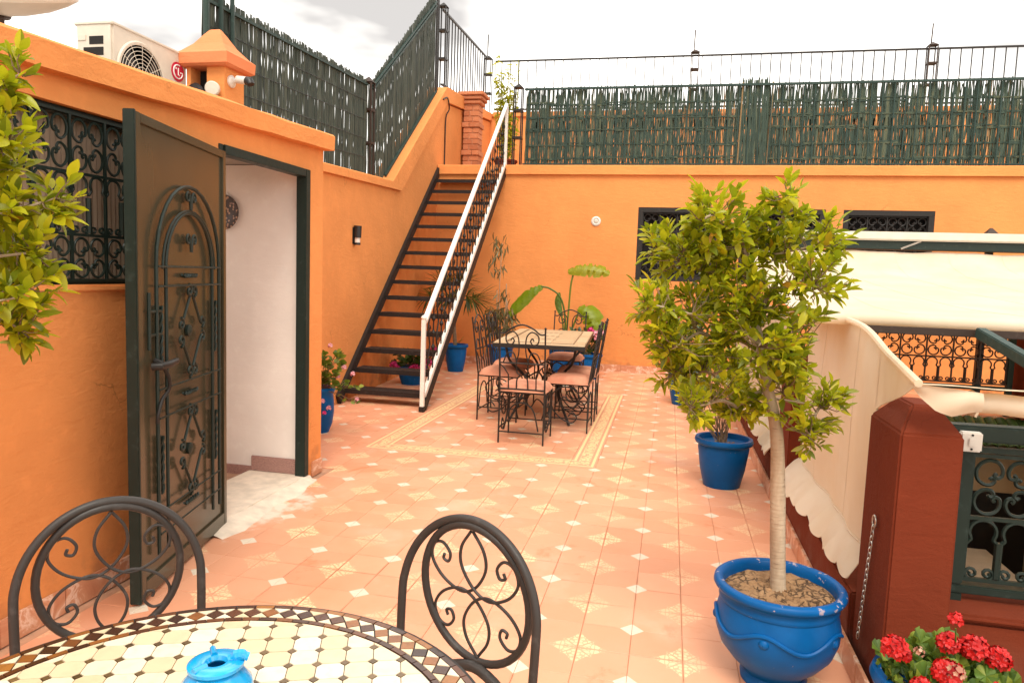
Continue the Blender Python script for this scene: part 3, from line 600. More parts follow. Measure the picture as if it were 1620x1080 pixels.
# brick pilaster
bp_ = thing('brick_column', (-3.83, 12.95, 3.06), 'short red brick column against the wall at the stair top', 'column')
mb = MB(); mb.box(-3.80, -3.54, 12.85, 13.11, 3.06, 4.50); mb.build('core', M['grout'], bp_, smooth=False)
for k in range(14):
    z = 3.07+k*.099; dd = .012 if k % 5 else .035
    for q in range(2):
        sh = .06 if k % 2 else -.06; xa = -3.80-dd if q == 0 else -3.67+sh*.5+.004; xb = -3.67+sh*.5-.004 if q == 0 else -3.54+dd
        mb = MB(); mb.box(xa, xb, 12.85-dd, 13.11+dd, z, z+.088); mb.build('brick', M['brick'], bp_, bevel=.006)
for k in range(3):
    mb = MB(); e_ = .05+.03*k; mb.box(-3.80-e_, -3.54+e_, 12.85-e_, 13.11+e_, 4.47+k*.07, 4.47+k*.07+.062); mb.build('brick', M['brick'], bp_, bevel=.01)
# ================================================================== STAIRS
st = thing('iron_stairs', (-2.95, 7.1, 0), 'dark steel open stairs with white handrail climbing the side wall', 'stairs')
def SL(y): return -3.40-.0735*(y-7.08)
def SR(y): return -2.44-.043*(y-7.08)
def zs(y): return 3.0*(y-7.0)/(11.12-7.0)
for S, sg in ((SL, 1), (SR, -1)):
    mb = MB(); P = []
    for y in (7.0, 11.12):
        x = S(y); z = zs(y); P.append([(x-.022, y, z-.06), (x+.022, y, z-.06), (x+.022, y, z+.095), (x-.022, y, z+.095)])
    P[0] = [(p[0], p[1]+(.06 if k < 2 else 0), max(p[2], .002)) for k, p in enumerate(P[0])]
    mb.hexa([P[0][0], P[0][1], P[1][1], P[1][0], P[0][3], P[0][2], P[1][2], P[1][3]]); mb.build('stringer', M['stair'], st, bevel=.004)
for k in range(15):
    z = .15+.195*k; y = 7.0+(z/3.0)*4.12-.02; x0, x1 = SL(y)+.024, SR(y)-.024
    mb = MB(); mb.hexa([(x0, y, z-.012), (x1, y, z-.012), (x1, y+.24, z-.012), (x0, y+.24, z-.012), (x0, y, z), (x1, y, z), (x1, y+.24, z), (x0, y+.24, z)])
    mb.hexa([(x0, y-.006, z-.048), (x1, y-.006, z-.048), (x1, y-.0005, z-.048), (x0, y-.0005, z-.048), (x0, y-.006, z+.002), (x1, y-.006, z+.002), (x1, y-.0005, z+.002), (x0, y-.0005, z+.002)])
    mb.build('tread', M['stair'], st, smooth=False)
nx, ny = SR(7.0)+.0, 6.985
mb = MB(); mb.bar((nx, ny, .055), (nx-.0, ny, .955), .042, .042, up=(0, 1, 0)); mb.lathe([(0, 0), (.012, 0), (.03, .014), (.03, .03), (.014, .046), (0, .05)], 14, (nx, ny, .952)); mb.build('newel_post', M['white'], st, bevel=.003)
mb = MB(); mb.box(nx-.028, nx+.028, ny-.03, ny+.03, .002, .056); mb.build('newel_foot', M['stair'], st, bevel=.004)
ht = (SR(11.15), 11.13)
mb = MB(); mb.bar((nx, ny+.02, .93), (ht[0], ht[1], 4.05), .05, .042); mb.build('handrail', M['white'], st, bevel=.006)
mb = MB(); mb.bar((ht[0], ht[1]+.02, 3.0), (ht[0], ht[1]+.02, 4.03), .042, .042, up=(0, 1, 0)); mb.build('top_post', M['white'], st, bevel=.003)
lo = lambda y: zs(y)+.15
mb = MB(); mb.bar((SR(7.03), 7.03, lo(7.03)-.01), (SR(11.11), 11.11, lo(11.11)), .04, .055); mb.build('lower_rail', M['white'], st, bevel=.004)
for k in range(25):
    y = 7.18+k*.158; x = SR(y); za = lo(y)+.02; zb = np.interp(y, [ny, ht[1]], [.93, 4.05])-.02; mid = (za+zb)/2; mb = MB(); hh = zb-za
    if k % 2:
        mb.tube([(x, y, za), (x, y, zb)], .0085, 6)
        for q in (.3, .5, .7):
            zz = za+hh*q; mb.tube([(x, y, zz-.03), (x, y, zz-.015), (x, y, zz), (x, y, zz+.015), (x, y, zz+.03)], [.009, .018, .024, .018, .009], 8)
    else:
        mb.tube(catmull([(x, y, za), (x, y+.012, za+hh*.12), (x, y-.035, za+hh*.25), (x, y+.0, za+hh*.4), (x, y+.03, za+hh*.5), (x, y, za+hh*.6), (x, y-.035, za+hh*.75), (x, y+.012, za+hh*.88), (x, y, zb)], 5), .0085, 6)
        for sg in (1, -1):
            zc_ = mid+sg*hh*.22; mb.tube([(x, y+p[0], zc_+p[1]) for p in spiral((.0, 0), .045, .012, 0, sg*3.2*pi/2*1.6, 14)], .007, 5)
    mb.build('baluster', M['iron'], st)

# ================================================================== FENCES
def cage_post(parent, c, z0, z1, s=.055, m='iron', rod=0):
    x, y = c; mb = MB()
    for a in (-1, 1):
        for b in (-1, 1): mb.bar((x+a*s, y+b*s, z0), (x+a*s, y+b*s, z1), .018, .018, up=(0, 1, 0))
    mb.build('post', M[m], parent)
    mb = MB(); mb.hexa([(x-s-.02, y-s-.02, z1+.001), (x+s+.02, y-s-.02, z1+.001), (x+s+.02, y+s+.02, z1+.001), (x-s-.02, y+s+.02, z1+.001)]+[(x+q*.006, y+r*.006, z1+.075) for q, r in ((-1, -1), (1, -1), (1, 1), (-1, 1))]); mb.build('finial', M[m], parent, bevel=.006)
    for q in (.35, .7):
        z = z0+(z1-z0)*q; mb = MB(); mb.box(x-s-.012, x+s+.012, y-s-.012, y+s+.012, z, z+.028); mb.build('collar', M[m], parent)
    if rod: mb = MB(); mb.tube([(x-.03, y, z1), (x-.02, y, z1+rod)], .012, 6); mb.build('rod', M[m], parent)
def reed(mb, P, u, z0, z1, wd, th, seg=7, wob=.006, off=0.0, weave=.005):
    ph = rnd(0, 6); ph2 = random.choice((0, pi)); tl = rnd(-.012, .012); o = len(mb.v); fr = rnd(3.2, 5)
    for k in range(seg+1):
        t_ = k/seg; z = z0+(z1-z0)*t_; uu = u+wob*sin(ph+t_*fr*pi)+tl*(t_-.5); n_ = off+weave*sin(ph2+t_*pi*5); ww = wd/2*(1 if 0 < k < seg else .75)
        mb.v += [tuple(P(uu-ww, z, n_-th/2)), tuple(P(uu+ww, z, n_-th/2)), tuple(P(uu+ww, z, n_+th/2)), tuple(P(uu-ww, z, n_+th/2))]
    for k in range(seg):
        a = o+k*4
        mb.f += [(a+q, a+(q+1) % 4, a+4+(q+1) % 4, a+4+q) for q in range(4)]
    mb.f += [(o+3, o+2, o+1, o), (o+seg*4, o+seg*4+1, o+seg*4+2, o+seg*4+3)]
f1 = thing('reed_fence', (-3.4, 6.4, 2.4), 'dark green reed fence running level above the annex to a capped post', 'fence', 'reed fences')
ft = lambda y: np.interp(y, [4.5, 8.12], [3.33, 3.63])
P1 = lambda u, z, n_: Vector((XW(u)-.11+n_, u, z))
mb = MB(); y = 4.72
while y < 8.15:
    reed(mb, P1, y, tprof(y)+.002, ft(y)+rnd(.01, .05), rnd(.021, .028), .006); y += rnd(.0235, .0285)
mb.build('reed_panel', M['reed'], f1, smooth=False, kind='stuff')
for q in (.97, .02):
    mb = MB(); mb.bar((XW(4.7)-.09, 4.7, tprof(4.7)+(ft(4.7)-tprof(4.7))*q), (XW(8.1)-.09, 8.1, tprof(8.1)+(ft(8.1)-tprof(8.1))*q), .022, .022); mb.build('rail', M['green_rail'], f1)
for q in (.2, .4, .6, .8):
    mb = MB(); mb.tube([(XW(yy)-.098+.006*sin(yy*60), yy, tprof(yy)+(ft(yy)-tprof(yy))*q) for yy in np.arange(4.72, 8.08, .03)], .003, 4); mb.build('binding_wire', M['iron'], f1)
for yy, zt in ((4.72, 3.9), (4.90, 3.9), (5.06, 3.9)):
    mb = MB(); mb.tube([(XW(yy)-.075, yy, tprof(yy)), (XW(yy)-.075, yy, zt)], .017, 8); mb.build('pole', M['green_rail'], f1)
mb = MB(); mb.tube([(-3.30, 4.68, 2.2), (-3.30, 4.68, 3.9)], .02, 8); mb.build('pole', M['green_rail'], f1)
cage_post(f1, (XW(8.17)-.10, 8.17), tprof(8.1), 3.63, .05, 'iron_brown')
f2 = thing('reed_fence', (-3.6, 9.6, 3), 'dark green reed fence slanting upwards above the sloping wall', 'fence', 'reed fences')
fb2 = lambda y: np.interp(y, [8.26, 8.75, 11.25], [2.58, 2.60, 4.27])
ft2 = lambda y: np.interp(y, [8.26, 11.05], [3.62, 5.66])
P2 = lambda u, z, n_: Vector((XW(u)-.11+n_, u, z))
mb = MB(); y = 8.19
while y < 11.22:
    reed(mb, P2, y, fb2(y)+.002, ft2(y)+rnd(.02, .06), rnd(.021, .028), .006); y += rnd(.0232, .028)
mb.build('reed_panel', M['reed'], f2, smooth=False, kind='stuff')
for q, w_ in ((.955, .024), (.995, .02), (.012, .028)):
    mb = MB(); mb.bar((XW(8.3)-.088, 8.3, fb2(8.75)*0+2.60+(3.64-2.60)*q if q > .5 else 2.60), (XW(11.2)-.088, 11.2, fb2(11.2)+(ft2(11.2)-fb2(11.2))*q), w_, w_)
    if q < .5: mb = MB(); mb.bar((XW(8.8)-.088, 8.8, 2.645), (XW(11.3)-.088, 11.3, 4.32), w_, w_)
    mb.build('rail', M['green_rail'], f2)
for yy in (11.28, 11.36):
    mb = MB(); mb.bar((XW(yy)-.10, yy, 4.25), (XW(yy)-.10, yy, 5.92), .028, .028, up=(0, 1, 0)); mb.build('post', M['iron'], f2)
# upper railing along the side
u1 = thing('iron_railing', (-3.9, 13.5, 4.6), 'dark iron bar railing receding above the brick column', 'railing', 'upper terrace railings')
tz = lambda y: np.interp(y, [11.5, 15.6], [5.66, 6.08]); XU = lambda y: XW(y)-.08
for q in (0, 1):
    zf = (lambda y: tz(y)) if q else (lambda y: tprof(y)+.06)
    mb = MB(); mb.bar((XU(11.6), 11.6, zf(11.6)), (XU(15.6), 15.6, zf(15.6)), .034, .03); mb.build('rail', M['iron'], u1)
for k in range(17):
    y = 11.8+k*.228; mb = MB(); mb.bar((XU(y), y, tprof(y)+.01), (XU(y), y, tz(y)-.02), .018, .018, up=(0, 1, 0)); mb.build('bar', M['iron'], u1)
cage_post(u1, (XU(11.62), 11.62), tprof(11.62), 5.72, .055, 'iron')
cage_post(u1, (XU(15.75), 15.75), 4.95, 6.1, .07, 'iron', .52)
u2 = thing('iron_railing', (1.2, 15.8, 4.95), 'dark iron bar railing along the top of the far parapet', 'railing', 'upper terrace railings')
for z in (6.06, 5.03):
    mb = MB(); mb.bar((-4.0, 15.8, z), (7.4, 15.8, z), .03, .034); mb.build('rail', M['iron'], u2)
for k in range(58):
    x = -3.85+k*.193; mb = MB(); mb.bar((x, 15.8, 4.95), (x, 15.8, 6.045), .017, .017, up=(0, 1, 0)); mb.build('bar', M['iron'], u2)
for x in (.25, 4.70): cage_post(u2, (x, 15.76), 4.95, 6.10, .075, 'iron_brown', .46 if x < 3 else .42)
# reed fence on the back wall
f3 = thing('reed_fence', (1, 11.25, 3.13), 'long faded green reed fence with bare tan stems on the back wall', 'fence', 'reed fences')
YF = 11.24; P3 = lambda u, z, n_: Vector((u, YF-n_, z)); X0_, X1_ = -2.32, 7.2
gmb, tmb = MB(), MB(); x = X0_
while x < X1_:
    dense = 1.245-.38 < x < 1.245
    z = 3.14; h = rnd(.995, 1.015)*1.17
    r_ = random.random()
    if dense: reed(gmb, P3, x, z, 4.37+rnd(-.02, .03), rnd(.016, .026), .006, 7, .008, .02); x += .0165
    else:
        if r_ < .58: reed(gmb, P3, x, z, z+h*rnd(.985, 1.01), rnd(.013, .025), .006, 7, .008)
        elif r_ < .70: reed(tmb, P3, x, z, z+h*rnd(.6, 1.0), rnd(.006, .011), .006, 6, .008, -.008)
        else: reed(gmb, P3, x, z+rnd(0, .08), z+h*rnd(.9, 1.0), rnd(.010, .018), .006, 7, .006)
        x += rnd(.0125, .0195)
for q in (.10, .27, .46, .62, .79):   # woven cross bands
    x = X0_
    while x < X1_:
        ln = rnd(.25, .6)
        for k in range(2):
            za = 3.14+1.17*q+rnd(-.022, .022); zb = za+rnd(-.012, .012); o = len(gmb.v); sg = 9
            for i in range(sg+1):
                t_ = i/sg; xx = x+ln*t_; yy = YF-.006-.008*sin(xx*48+k*pi); zz = za+(zb-za)*t_; hh = .010+.004*sin(i)
                gmb.v += [(xx, yy-.002, zz-hh), (xx, yy-.002, zz+hh), (xx, yy+.002, zz+hh), (xx, yy+.002, zz-hh)]
            for i in range(sg): a = o+i*4; gmb.f += [(a+c, a+(c+1) % 4, a+4+(c+1) % 4, a+4+c) for c in range(4)]
        x += ln*rnd(.75, 1.0)
dmb = MB(); x = X0_
while x < X1_:
    reed(dmb, P3, x, 3.14, 3.14+1.17*(rnd(.96, 1.0) if random.random() < .5 else rnd(.55, .85)), rnd(.011, .018), .005, 6, .010, -.030); x += rnd(.0135, .020)
dmb.build('rear_reeds', M['reed_dim'], f3, smooth=False, kind='stuff')
gmb.build('reed_panel', M['reed2'], f3, smooth=False, kind='stuff'); tmb.build('reed_stems', M['reed_tan'], f3, smooth=False, kind='stuff')
for x in (.86, 1.275):
    mb = MB(); mb.tube([(x, YF-.02, 3.14), (x+.02, YF-.02, 4.33)], .012, 6); mb.build('tan_cane', M['reed_tan'], f3)
for z in (4.285, 3.155):
    mb = MB(); mb.bar((X0_-.03, YF-.045, z), (X1_, YF-.045, z+.01), .03, .032 if z > 4 else .02); mb.build('rail', M['green_rail'], f3)
x = X0_+.05; k = 0
while x < 5.2:
    mb = MB(); mb.bar((x, YF-.045, 3.132), (x+rnd(-.006, .006), YF-.045, 4.268), .015, .015, up=(0, 1, 0)); mb.build('bar', M['green_rail'], f3); x += .148
cage_post(f3, (-2.45, 11.22), 3.131, 4.31, .06, 'iron')

# ================================================================== ROOF THINGS
ac = thing('air_conditioner', (-3.32, 4.15, 2.2), 'white outdoor air conditioner with round fan and red logo on the annex roof', 'air conditioner')
ax0, ax1, ay0, ay1, az0, az1 = -3.47, -3.22, 3.70, 4.36, 2.33, 2.815
mb = MB(); mb.box(ax0, ax1, ay0, ay1, az0, az1); case = mb.build('case', M['ivory'], ac, bevel=.012)
mb = MB(); mb.box(ax0-.006, ax1+.006, ay0-.006, ay1+.006, az1-.012, az1+.006); mb.build('lid', M['ivory'], ac, bevel=.005)
fc = (ax1, 3.93, 2.565); fr_ = .195
mb = MB(); mb.lathe([(fr_, -.01), (fr_+.012, .004), (fr_+.004, .014), (fr_-.012, .012), (fr_-.012, -.002)], 40, fc, (1, 0, 0)); mb.build('fan_ring', M['ivory'], ac)
mb = MB(); mb.lathe([(0, .0015), (fr_-.013, .0015)], 40, fc, (1, 0, 0)); mb.build('fan_recess', M['dark'], ac)
for k in range(8):
    rr = .035+k*.0225; mb = MB(); mb.tube([(ax1+.012, fc[1]+rr*cos(a_), fc[2]+rr*sin(a_)) for a_ in np.linspace(0, 2*pi, 40, endpoint=False)], .0022, 5, True); mb.build('guard_ring', M['ivory'], ac)
for k in range(12):
    a_ = k*pi/6; mb = MB(); mb.tube([(ax1+.011, fc[1]+.03*cos(a_), fc[2]+.03*sin(a_)), (ax1+.011, fc[1]+.195*cos(a_), fc[2]+.195*sin(a_))], .002, 5); mb.build('guard_spoke', M['ivory'], ac)
for k in range(3):
    a_ = .4+k*2*pi/3; c2 = [(ax1+.004, fc[1]+.02*cos(a_), fc[2]+.02*sin(a_)), (ax1+.004, fc[1]+.17*cos(a_-.3), fc[2]+.17*sin(a_-.3)), (ax1+.005, fc[1]+.17*cos(a_+.45), fc[2]+.17*sin(a_+.45))]
    mb = MB(); mb.prism(c2, (.003, 0, 0)); mb.build('fan_blade', M['black'], ac)
for k in range(6):
    z = az1-.075-k*.062; mb = MB(); mb.box(ax0+(.095 if k == 0 else .055), ax1-.06, ay0-.002, ay0+.01, z-.046, z); mb.build('louvre', M['dark'], ac)
mb = MB(); mb.box(ax0+.015, ax0+.075, ay0-.004, ay0+.01, az1-.10, az1-.065); mb.build('handle_recess', M['ivory'], ac, bevel=.003)
mb = MB(); mb.lathe([(0, .003), (.062, .003), (.062, 0)], 36, (ax1, 4.265, 2.688), (1, 0, 0)); lg = mb.build('logo', M['logo_red'], ac); LC = (ax1+.004, 4.265, 2.688)
def lgt(path, r=.0042):
    mb = MB(); mb.tube([(LC[0], LC[1]+p[0], LC[2]+p[1]) for p in path], r, 6); mb.build('logo_mark', M['logo_white'], lg)
lgt([(.043*cos(a_), .043*sin(a_)) for a_ in np.linspace(radians(70), radians(358), 26)]+[(.022, -.0015)]); lgt([(.002, .024), (.002, -.02), (.014, -.02)]); 
mb = MB(); mb.lathe([(0, .002), (.007, .002), (.007, 0)], 12, (LC[0]-.001, LC[1]-.019, LC[2]+.019), (1, 0, 0)); mb.build('logo_mark', M['logo_white'], lg)
for y in (3.8, 4.25): mb = MB(); mb.box(ax0, ax1, y, y+.05, 2.2, 2.33); mb.build('foot', M['concrete'], ac)
# chimney
ch = thing('chimney', (-3.05, 4.55, 2.2), 'square orange vent chimney with pyramid cap on the annex roof', 'chimney')
hx0, hx1, hy0, hy1 = -3.20, -2.92, 4.33, 4.55
mb = MB(); mb.box(hx0, hx0+.03, hy0, hy1, 2.2, 2.74); mb.box(hx1-.13, hx1, hy0, hy1, 2.2, 2.74); mb.box(hx0+.03, hx1-.13, hy1-.06, hy1, 2.2, 2.74); mb.build('shaft', M['orange'], ch, smooth=False)
mb = MB(); mb.box(hx0+.0305, hx1-.1305, hy0+.1, hy1-.061, 2.2, 2.735); mb.build('dark_opening', M['dark'], ch)
ex = .042; 
secs_ = [(ex-.01, 2.735), (ex+.010, 2.748), (ex+.014, 2.815), (ex-.015, 2.835), (-.03, 2.895), (-.075, 2.965), (-.10, 3.0), (-.108, 3.006)]
mb = MB()
for e_, z in secs_:
    xa, xb, ya, yb = hx0-e_, hx1+e_, hy0-e_, hy1+e_; mb.v += [(xa, ya, z), (xb, ya, z), (xb, yb, z), (xa, yb, z)]
for k in range(len(secs_)-1): mb.f += [(k*4+q, k*4+(q+1) % 4, k*4+4+(q+1) % 4, k*4+4+q) for q in range(4)]
mb.f += [(3, 2, 1, 0), tuple((len(secs_)-1)*4+q for q in range(4))]; mb.build('cap', M['salmon'], ch, smooth=False)
mb = MB(); mb.tube(catmull([(-3.17, 4.30, 2.2), (-3.17, 4.31, 2.5), (-3.12, 4.31, 2.60), (-3.06, 4.31, 2.5), (-3.04, 4.31, 2.2)], 6), .03, 8); mb.build('pipe', M['black'], ch)
cm = thing('security_camera', (-2.9, 4.40, 2.68), 'white bullet security camera with black hood on the chimney corner', 'camera')
cp = (hx1, 4.40, 2.655)
mb = MB(); mb.lathe([(0, .0), (.04, .0), (.04, .012), (.015, .03), (0, .03)], 20, cp, (1, 0, 0)); mb.build('mount', M['plastic_w'], cm)
mb = MB(); mb.tube([(hx1+.025, 4.40, 2.655), (hx1+.06, 4.40, 2.66)], .012, 8); mb.build('arm', M['plastic_w'], cm)
mb = MB(); mb.tube([(hx1+.055, 4.395, 2.665), (hx1+.13, 4.38, 2.652)], .026, 16); mb.build('body', M['plastic_w'], cm)
mb = MB(); mb.tube([(hx1+.131, 4.38, 2.652), (hx1+.155, 4.376, 2.646), (hx1+.165, 4.373, 2.625)], [.028, .028, .024], 16); mb.build('hood', M['black'], cm)
fl = thing('lamp_head', (-3.0, 4.3, 2.6), 'round cream lamp on a short stem in front of the chimney', 'lamp')
mb = MB(); mb.lathe([(0, .0), (.03, .0), (.046, .02), (.046, .045), (.04, .052), (0, .054)], 24, (-2.985, 4.31, 2.585), (.35, -.9, -.1)); mb.build('head', M['ivory'], fl)
mb = MB(); mb.tube([(-2.985, 4.315, 2.57), (-3.0, 4.322, 2.42), (-3.0, 4.322, 2.2)], .022, 10); mb.build('stem', M['concrete'], fl)
# satellite dish
dh = thing('satellite_dish', (-3.3, 3.1, 2.2), 'cream satellite dish cut by the upper left edge above the annex', 'satellite dish')
mb = MB(); dc = Vector((-3.30, 3.10, 2.655)); dn = Vector((.1, -.35, .93)).normalized()
prof = [(.0, 0), (.09, .006), (.19, .026), (.27, .055), (.315, .078), (.325, .082), (.32, .068), (.27, .042), (.19, .013), (.09, -.006), (0, -.014)]
mb.lathe(prof, 40, dc, dn); mb.build('reflector', M['ivory'], dh)
mb = MB(); mb.tube([(-3.25, 3.0, 2.2), (-3.25, 3.0, 2.60), (-3.29, 3.08, 2.64)], .024, 10); mb.build('mast', M['iron_brown'], dh)
mb = MB(); mb.tube([dc+Vector((.1, 0, .30)), dc+dn*.4+Vector((0, 0, .1))], .012, 8); mb.tube([dc+dn*.38+Vector((0, 0, .1)), dc+dn*.46+Vector((0, 0, .12))], .03, 10); mb.build('feed_arm', M['concrete'], dh)

# ================================================================== WALL LIGHTS
wl = thing('wall_lantern', (XW(7.49), 7.49, 1.81), 'small black wall lantern on the orange side wall', 'lamp'); xx = XW(7.49)
mb = MB(); mb.box(xx, xx+.014, 7.44, 7.52, 1.72, 1.90); mb.build('backplate', M['black'], wl, bevel=.004)
mb = MB(); mb.tube([(xx+.045, 7.48, 1.79), (xx+.05, 7.48, 1.92)], .042, 14); mb.build('shade', M['black'], wl)
mb = MB(); mb.tube([(xx+.045, 7.48, 1.735), (xx+.045, 7.48, 1.789)], .030, 12); mb.build('bulb', M['plastic_w'], wl)
mb = MB(); mb.tube([(xx+.045, 7.48, 1.71), (xx+.045, 7.48, 1.734)], .036, 12); mb.build('base_ring', M['black'], wl)
ro = thing('round_wall_light', (-1.16, YB, 2.29), 'small round white fitting high on the orange back wall', 'lamp')
mb = MB(); mb.lathe([(0, .0), (.072, .0), (.072, .014), (.055, .026), (.048, .026), (.044, .014), (0, .014)], 28, (-1.16, YB, 2.293), (0, -1, 0)); mb.build('rim', M['plastic_w'], ro)
mb = MB(); mb.lathe([(0, .015), (.036, .015), (.03, .022), (.012, .026), (0, .026)], 20, (-1.16, YB, 2.293), (0, -1, 0)); mb.build('lens', M['ivory'], ro)
# ================================================================== PATIO SIDE (right)
pw = thing('patio_parapet', (.85, 6, 0), 'low oxide red parapet beside the floor under the cream side cloths', 'wall')
mb = MB(); mb.box(XR, .95, 2.905, 4.49, 0, .275); mb.box(XR, .95, 4.91, 9.2, 0, .275); mb.build('wall', M['red'], pw, bevel=.008)
for y in np.arange(1.2, 9.2, .3):
    m_ = MB(); m_.box(XR-.014, XR-.0005, y+.002, y+.298, 0, .10); m_.build('skirting_tile', M['marble'], pw, bevel=.002)
def pillar(name, label, x0, x1, y0, y1, z, zt):
    mb = MB(); c = .045; mb.hexa([(x0, y0, 0), (x1, y0, 0), (x1, y1, 0), (x0, y1, 0), (x0+.004, y0+.003, z), (x1-.003, y0+.003, z), (x1-.003, y1, z), (x0+.004, y1, z)])
    o = len(mb.v); mb.v += [(x0+.06, y0+.10, zt), (x1-.06, y0+.10, zt), (x1-.06, y1-.10, zt), (x0+.06, y1-.10, zt)]; mb.f.remove((4, 5, 6, 7)); mb.f += [(4+k, 4+(k+1) % 4, o+(k+1) % 4, o+k) for k in range(4)]+[(o, o+1, o+2, o+3)]
    return tag(mb.build(name, M['red'], None, bevel=.007, ang=25, seg=2), label, 'pillar', 'red patio pillars')
pillar('patio_pillar', 'thick dark red plastered pillar with hipped top in the right foreground', .757, .953, 2.533, 2.90, .975, 1.06)
pillar('patio_pillar', 'dark red pillar half hidden behind the potted tree and side cloth', .737, .935, 4.495, 4.905, .93, 1.0)
lw_ = thing('ledge_wall', (2, 2.7, 0), 'low dark red ledge wall carrying the green railing at the right edge', 'wall')
mb = MB(); mb.box(.955, 4.3, 2.60, 2.86, -.3, .345); mb.build('wall', M['red'], lw_, bevel=.012); mb = MB(); mb.box(.955, 4.3, 2.585, 2.87, .3455, .372); mb.build('ledge', M['red'], lw_, bevel=.01)
# chain on the pillar
cn = thing('hanging_chain', (.75, 2.72, .4), 'thin metal chain hanging from a ring on the red pillar', 'chain')
mb = MB(); mb.tube([(.748, 2.70+.02*cos(a_), .625+.02*sin(a_)) for a_ in np.linspace(0, 2*pi, 20, endpoint=False)], .0035, 6, True); mb.build('ring', M['chrome'], cn)
lm = None
for k in range(21):
    z = .597-k*.0218; yy = 2.705+.004*k
    if lm is None:
        q = MB(); q.tube([(.0055*cos(a_), 0, .0145*sin(a_)) for a_ in np.linspace(0, 2*pi, 12, endpoint=False)], .0022, 5, True); lm = q.mesh('link')
    link('link', lm, M['chrome'], cn, mat=Matrix.Translation(rel(cn, (.747, yy, z))) @ Matrix.Rotation(pi/2*(k % 2)+.5, 4, 'Z'))
# patio shaft
ps = thing('patio_shaft', (2.5, 6, 0), 'beige walled patio well below the awning', None, kind='structure')
mb = MB(); mb.box(.70, .95, 2.86, 9.3, -3.4, -.31); mb.box(.955, 4.3, 2.65, 2.86, -3.4, -.31); mb.box(4.2, 4.4, 2.86, 9.3, -3.4, -.0); mb.box(.95, 4.2, 9.28, 9.4, -3.4, -.26); mb.build('wall', M['beige'], ps, smooth=False)
mb = MB(); mb.box(.95, 4.2, 2.86, 9.3, -3.5, -3.4); mb.build('floor', M['concrete'], ps, smooth=False)
for x in (1.5, 2.7, 3.6): mb = MB(); mb.box(x, x+.7, 9.265, 9.279, -2.9, -.9); mb.build('dark_opening', M['dark'], ps)
for x in (1.3, 2.2, 3.2): mb = MB(); mb.box(x, x+.5, 8.0, 9.0, -2.6, -1.5); mb.build('cabinet', M['ivory'], ps, bevel=.02)
gf = MB(); gf.box(.955, 4.4, 9.28, YB, -.25, .0); tag(gf.build('gallery_floor', M['tile'], smooth=False), 'narrow tiled gallery floor between patio and back wall', None, kind='structure')
# green tiled eave on the far side of the patio
ev = thing('tiled_eave', (3, 9.1, -.1), 'green glazed tile eave below the far railing of the patio', 'roof')
mb = MB(); mb.prism([(1.0, 9.28, -.06), (1.0, 8.88, -.30), (1.0, 8.88, -.33), (1.0, 9.28, -.33)], (3.2, 0, 0)); mb.build('eave_bed', M['beige'], ev, smooth=False)
tmesh = None
for r_ in range(3):
    for k in range(29):
        if tmesh is None:
            q = MB(); G = [[(.056*cos(a_), y_, .05*sin(a_)+.012*(1 if y_ < .1 else 0)) for a_ in np.linspace(0, pi, 8)] for y_ in (0, .17)]; q.sheet(G, .009); tmesh = q.mesh('roof_tile', ang=50)
        link('roof_tile', tmesh, M['roof_green'], ev, mat=Matrix.Translation(rel(ev, (1.05+k*.11+rnd(-.004, .004), 8.85+r_*.135, -.305+r_*.081))) @ Matrix.Rotation(.54, 4, 'X'))
# far railing
fr = thing('scroll_railing', (3, 9.3, .3), 'ornate brown iron railing with scrolls and arches across the patio', 'railing', 'patio railings')
grille(fr, (3.84-.285*8, 9.3, 0), (1, 0, 0), 8, .285, [('arch', .365, .655), ('scroll', .655, .94)], .0085, 'iron_brown')
for x in (1.5, 3.88): mb = MB(); mb.bar((x, 9.3, .0), (x, 9.3, 1.0), .06, .06, up=(0, 1, 0)); mb.build('post', M['green_rail'], fr, bevel=.004)
mb = MB(); mb.bar((1.53, 9.3, .315), (3.85, 9.3, .315), .04, .05); mb.build('rail', M['green_rail'], fr, bevel=.004); mb = MB(); mb.bar((1.53, 9.3, .985), (3.85, 9.3, .985), .05, .05); mb.build('rail', M['green_rail'], fr, bevel=.004)
mb = MB(); mb.box(3.95, 4.2, 9.1, 9.45, 0, 1.35); tag(mb.build('patio_pillar', M['red'], None, bevel=.01), 'dark red pillar at the far right corner of the patio', 'pillar', 'red patio pillars')
# near railing
nr = thing('scroll_railing', (1.5, 2.72, .372), 'dark green iron railing with scrolls on the ledge at the right edge', 'railing', 'patio railings')
yr = 2.725
mb = MB(); mb.bar((.99+.028, yr, .43), (.99+.028, yr, .94), .052, .052, up=(0, 1, 0)); mb.build('post', M['green'], nr, bevel=.004)
mb = MB(); mb.bar((.957, yr, .962), (3.4, yr, .972), .06, .056); mb.build('top_rail', M['green'], nr, bevel=.006)
mb = MB(); mb.bar((.957, yr, .413), (3.4, yr, .413), .05, .03); mb.build('bottom_rail', M['green'], nr, bevel=.004)
mb = MB(); mb.box(.99, 1.045, yr-.025, yr+.025, .3725, .397); mb.build('foot', M['green'], nr)
mb = MB(); mb.bar((1.047, yr, .905), (3.4, yr, .905), .02, .02); mb.build('cross_rail', M['green'], nr)
mb = MB(); mb.bar((.957, yr+.03, .86), (.957, yr+.031, .43), .012, .012); mb.build('side_bar', M['iron_brown'], nr)
grille(nr, (1.050, yr, 0), (1, 0, 0), 6, .21, [('arch', .445, .665), ('scroll', .665, .885)], .0068, 'green')
sb = thing('switch_box', (1.01, 2.69, .95), 'small white square switch box on the green railing post', 'switch')
mb = MB(); mb.box(.985, 1.053, 2.665, 2.697, .905, .972); mb.build('case', M['plastic_w'], sb, bevel=.005)
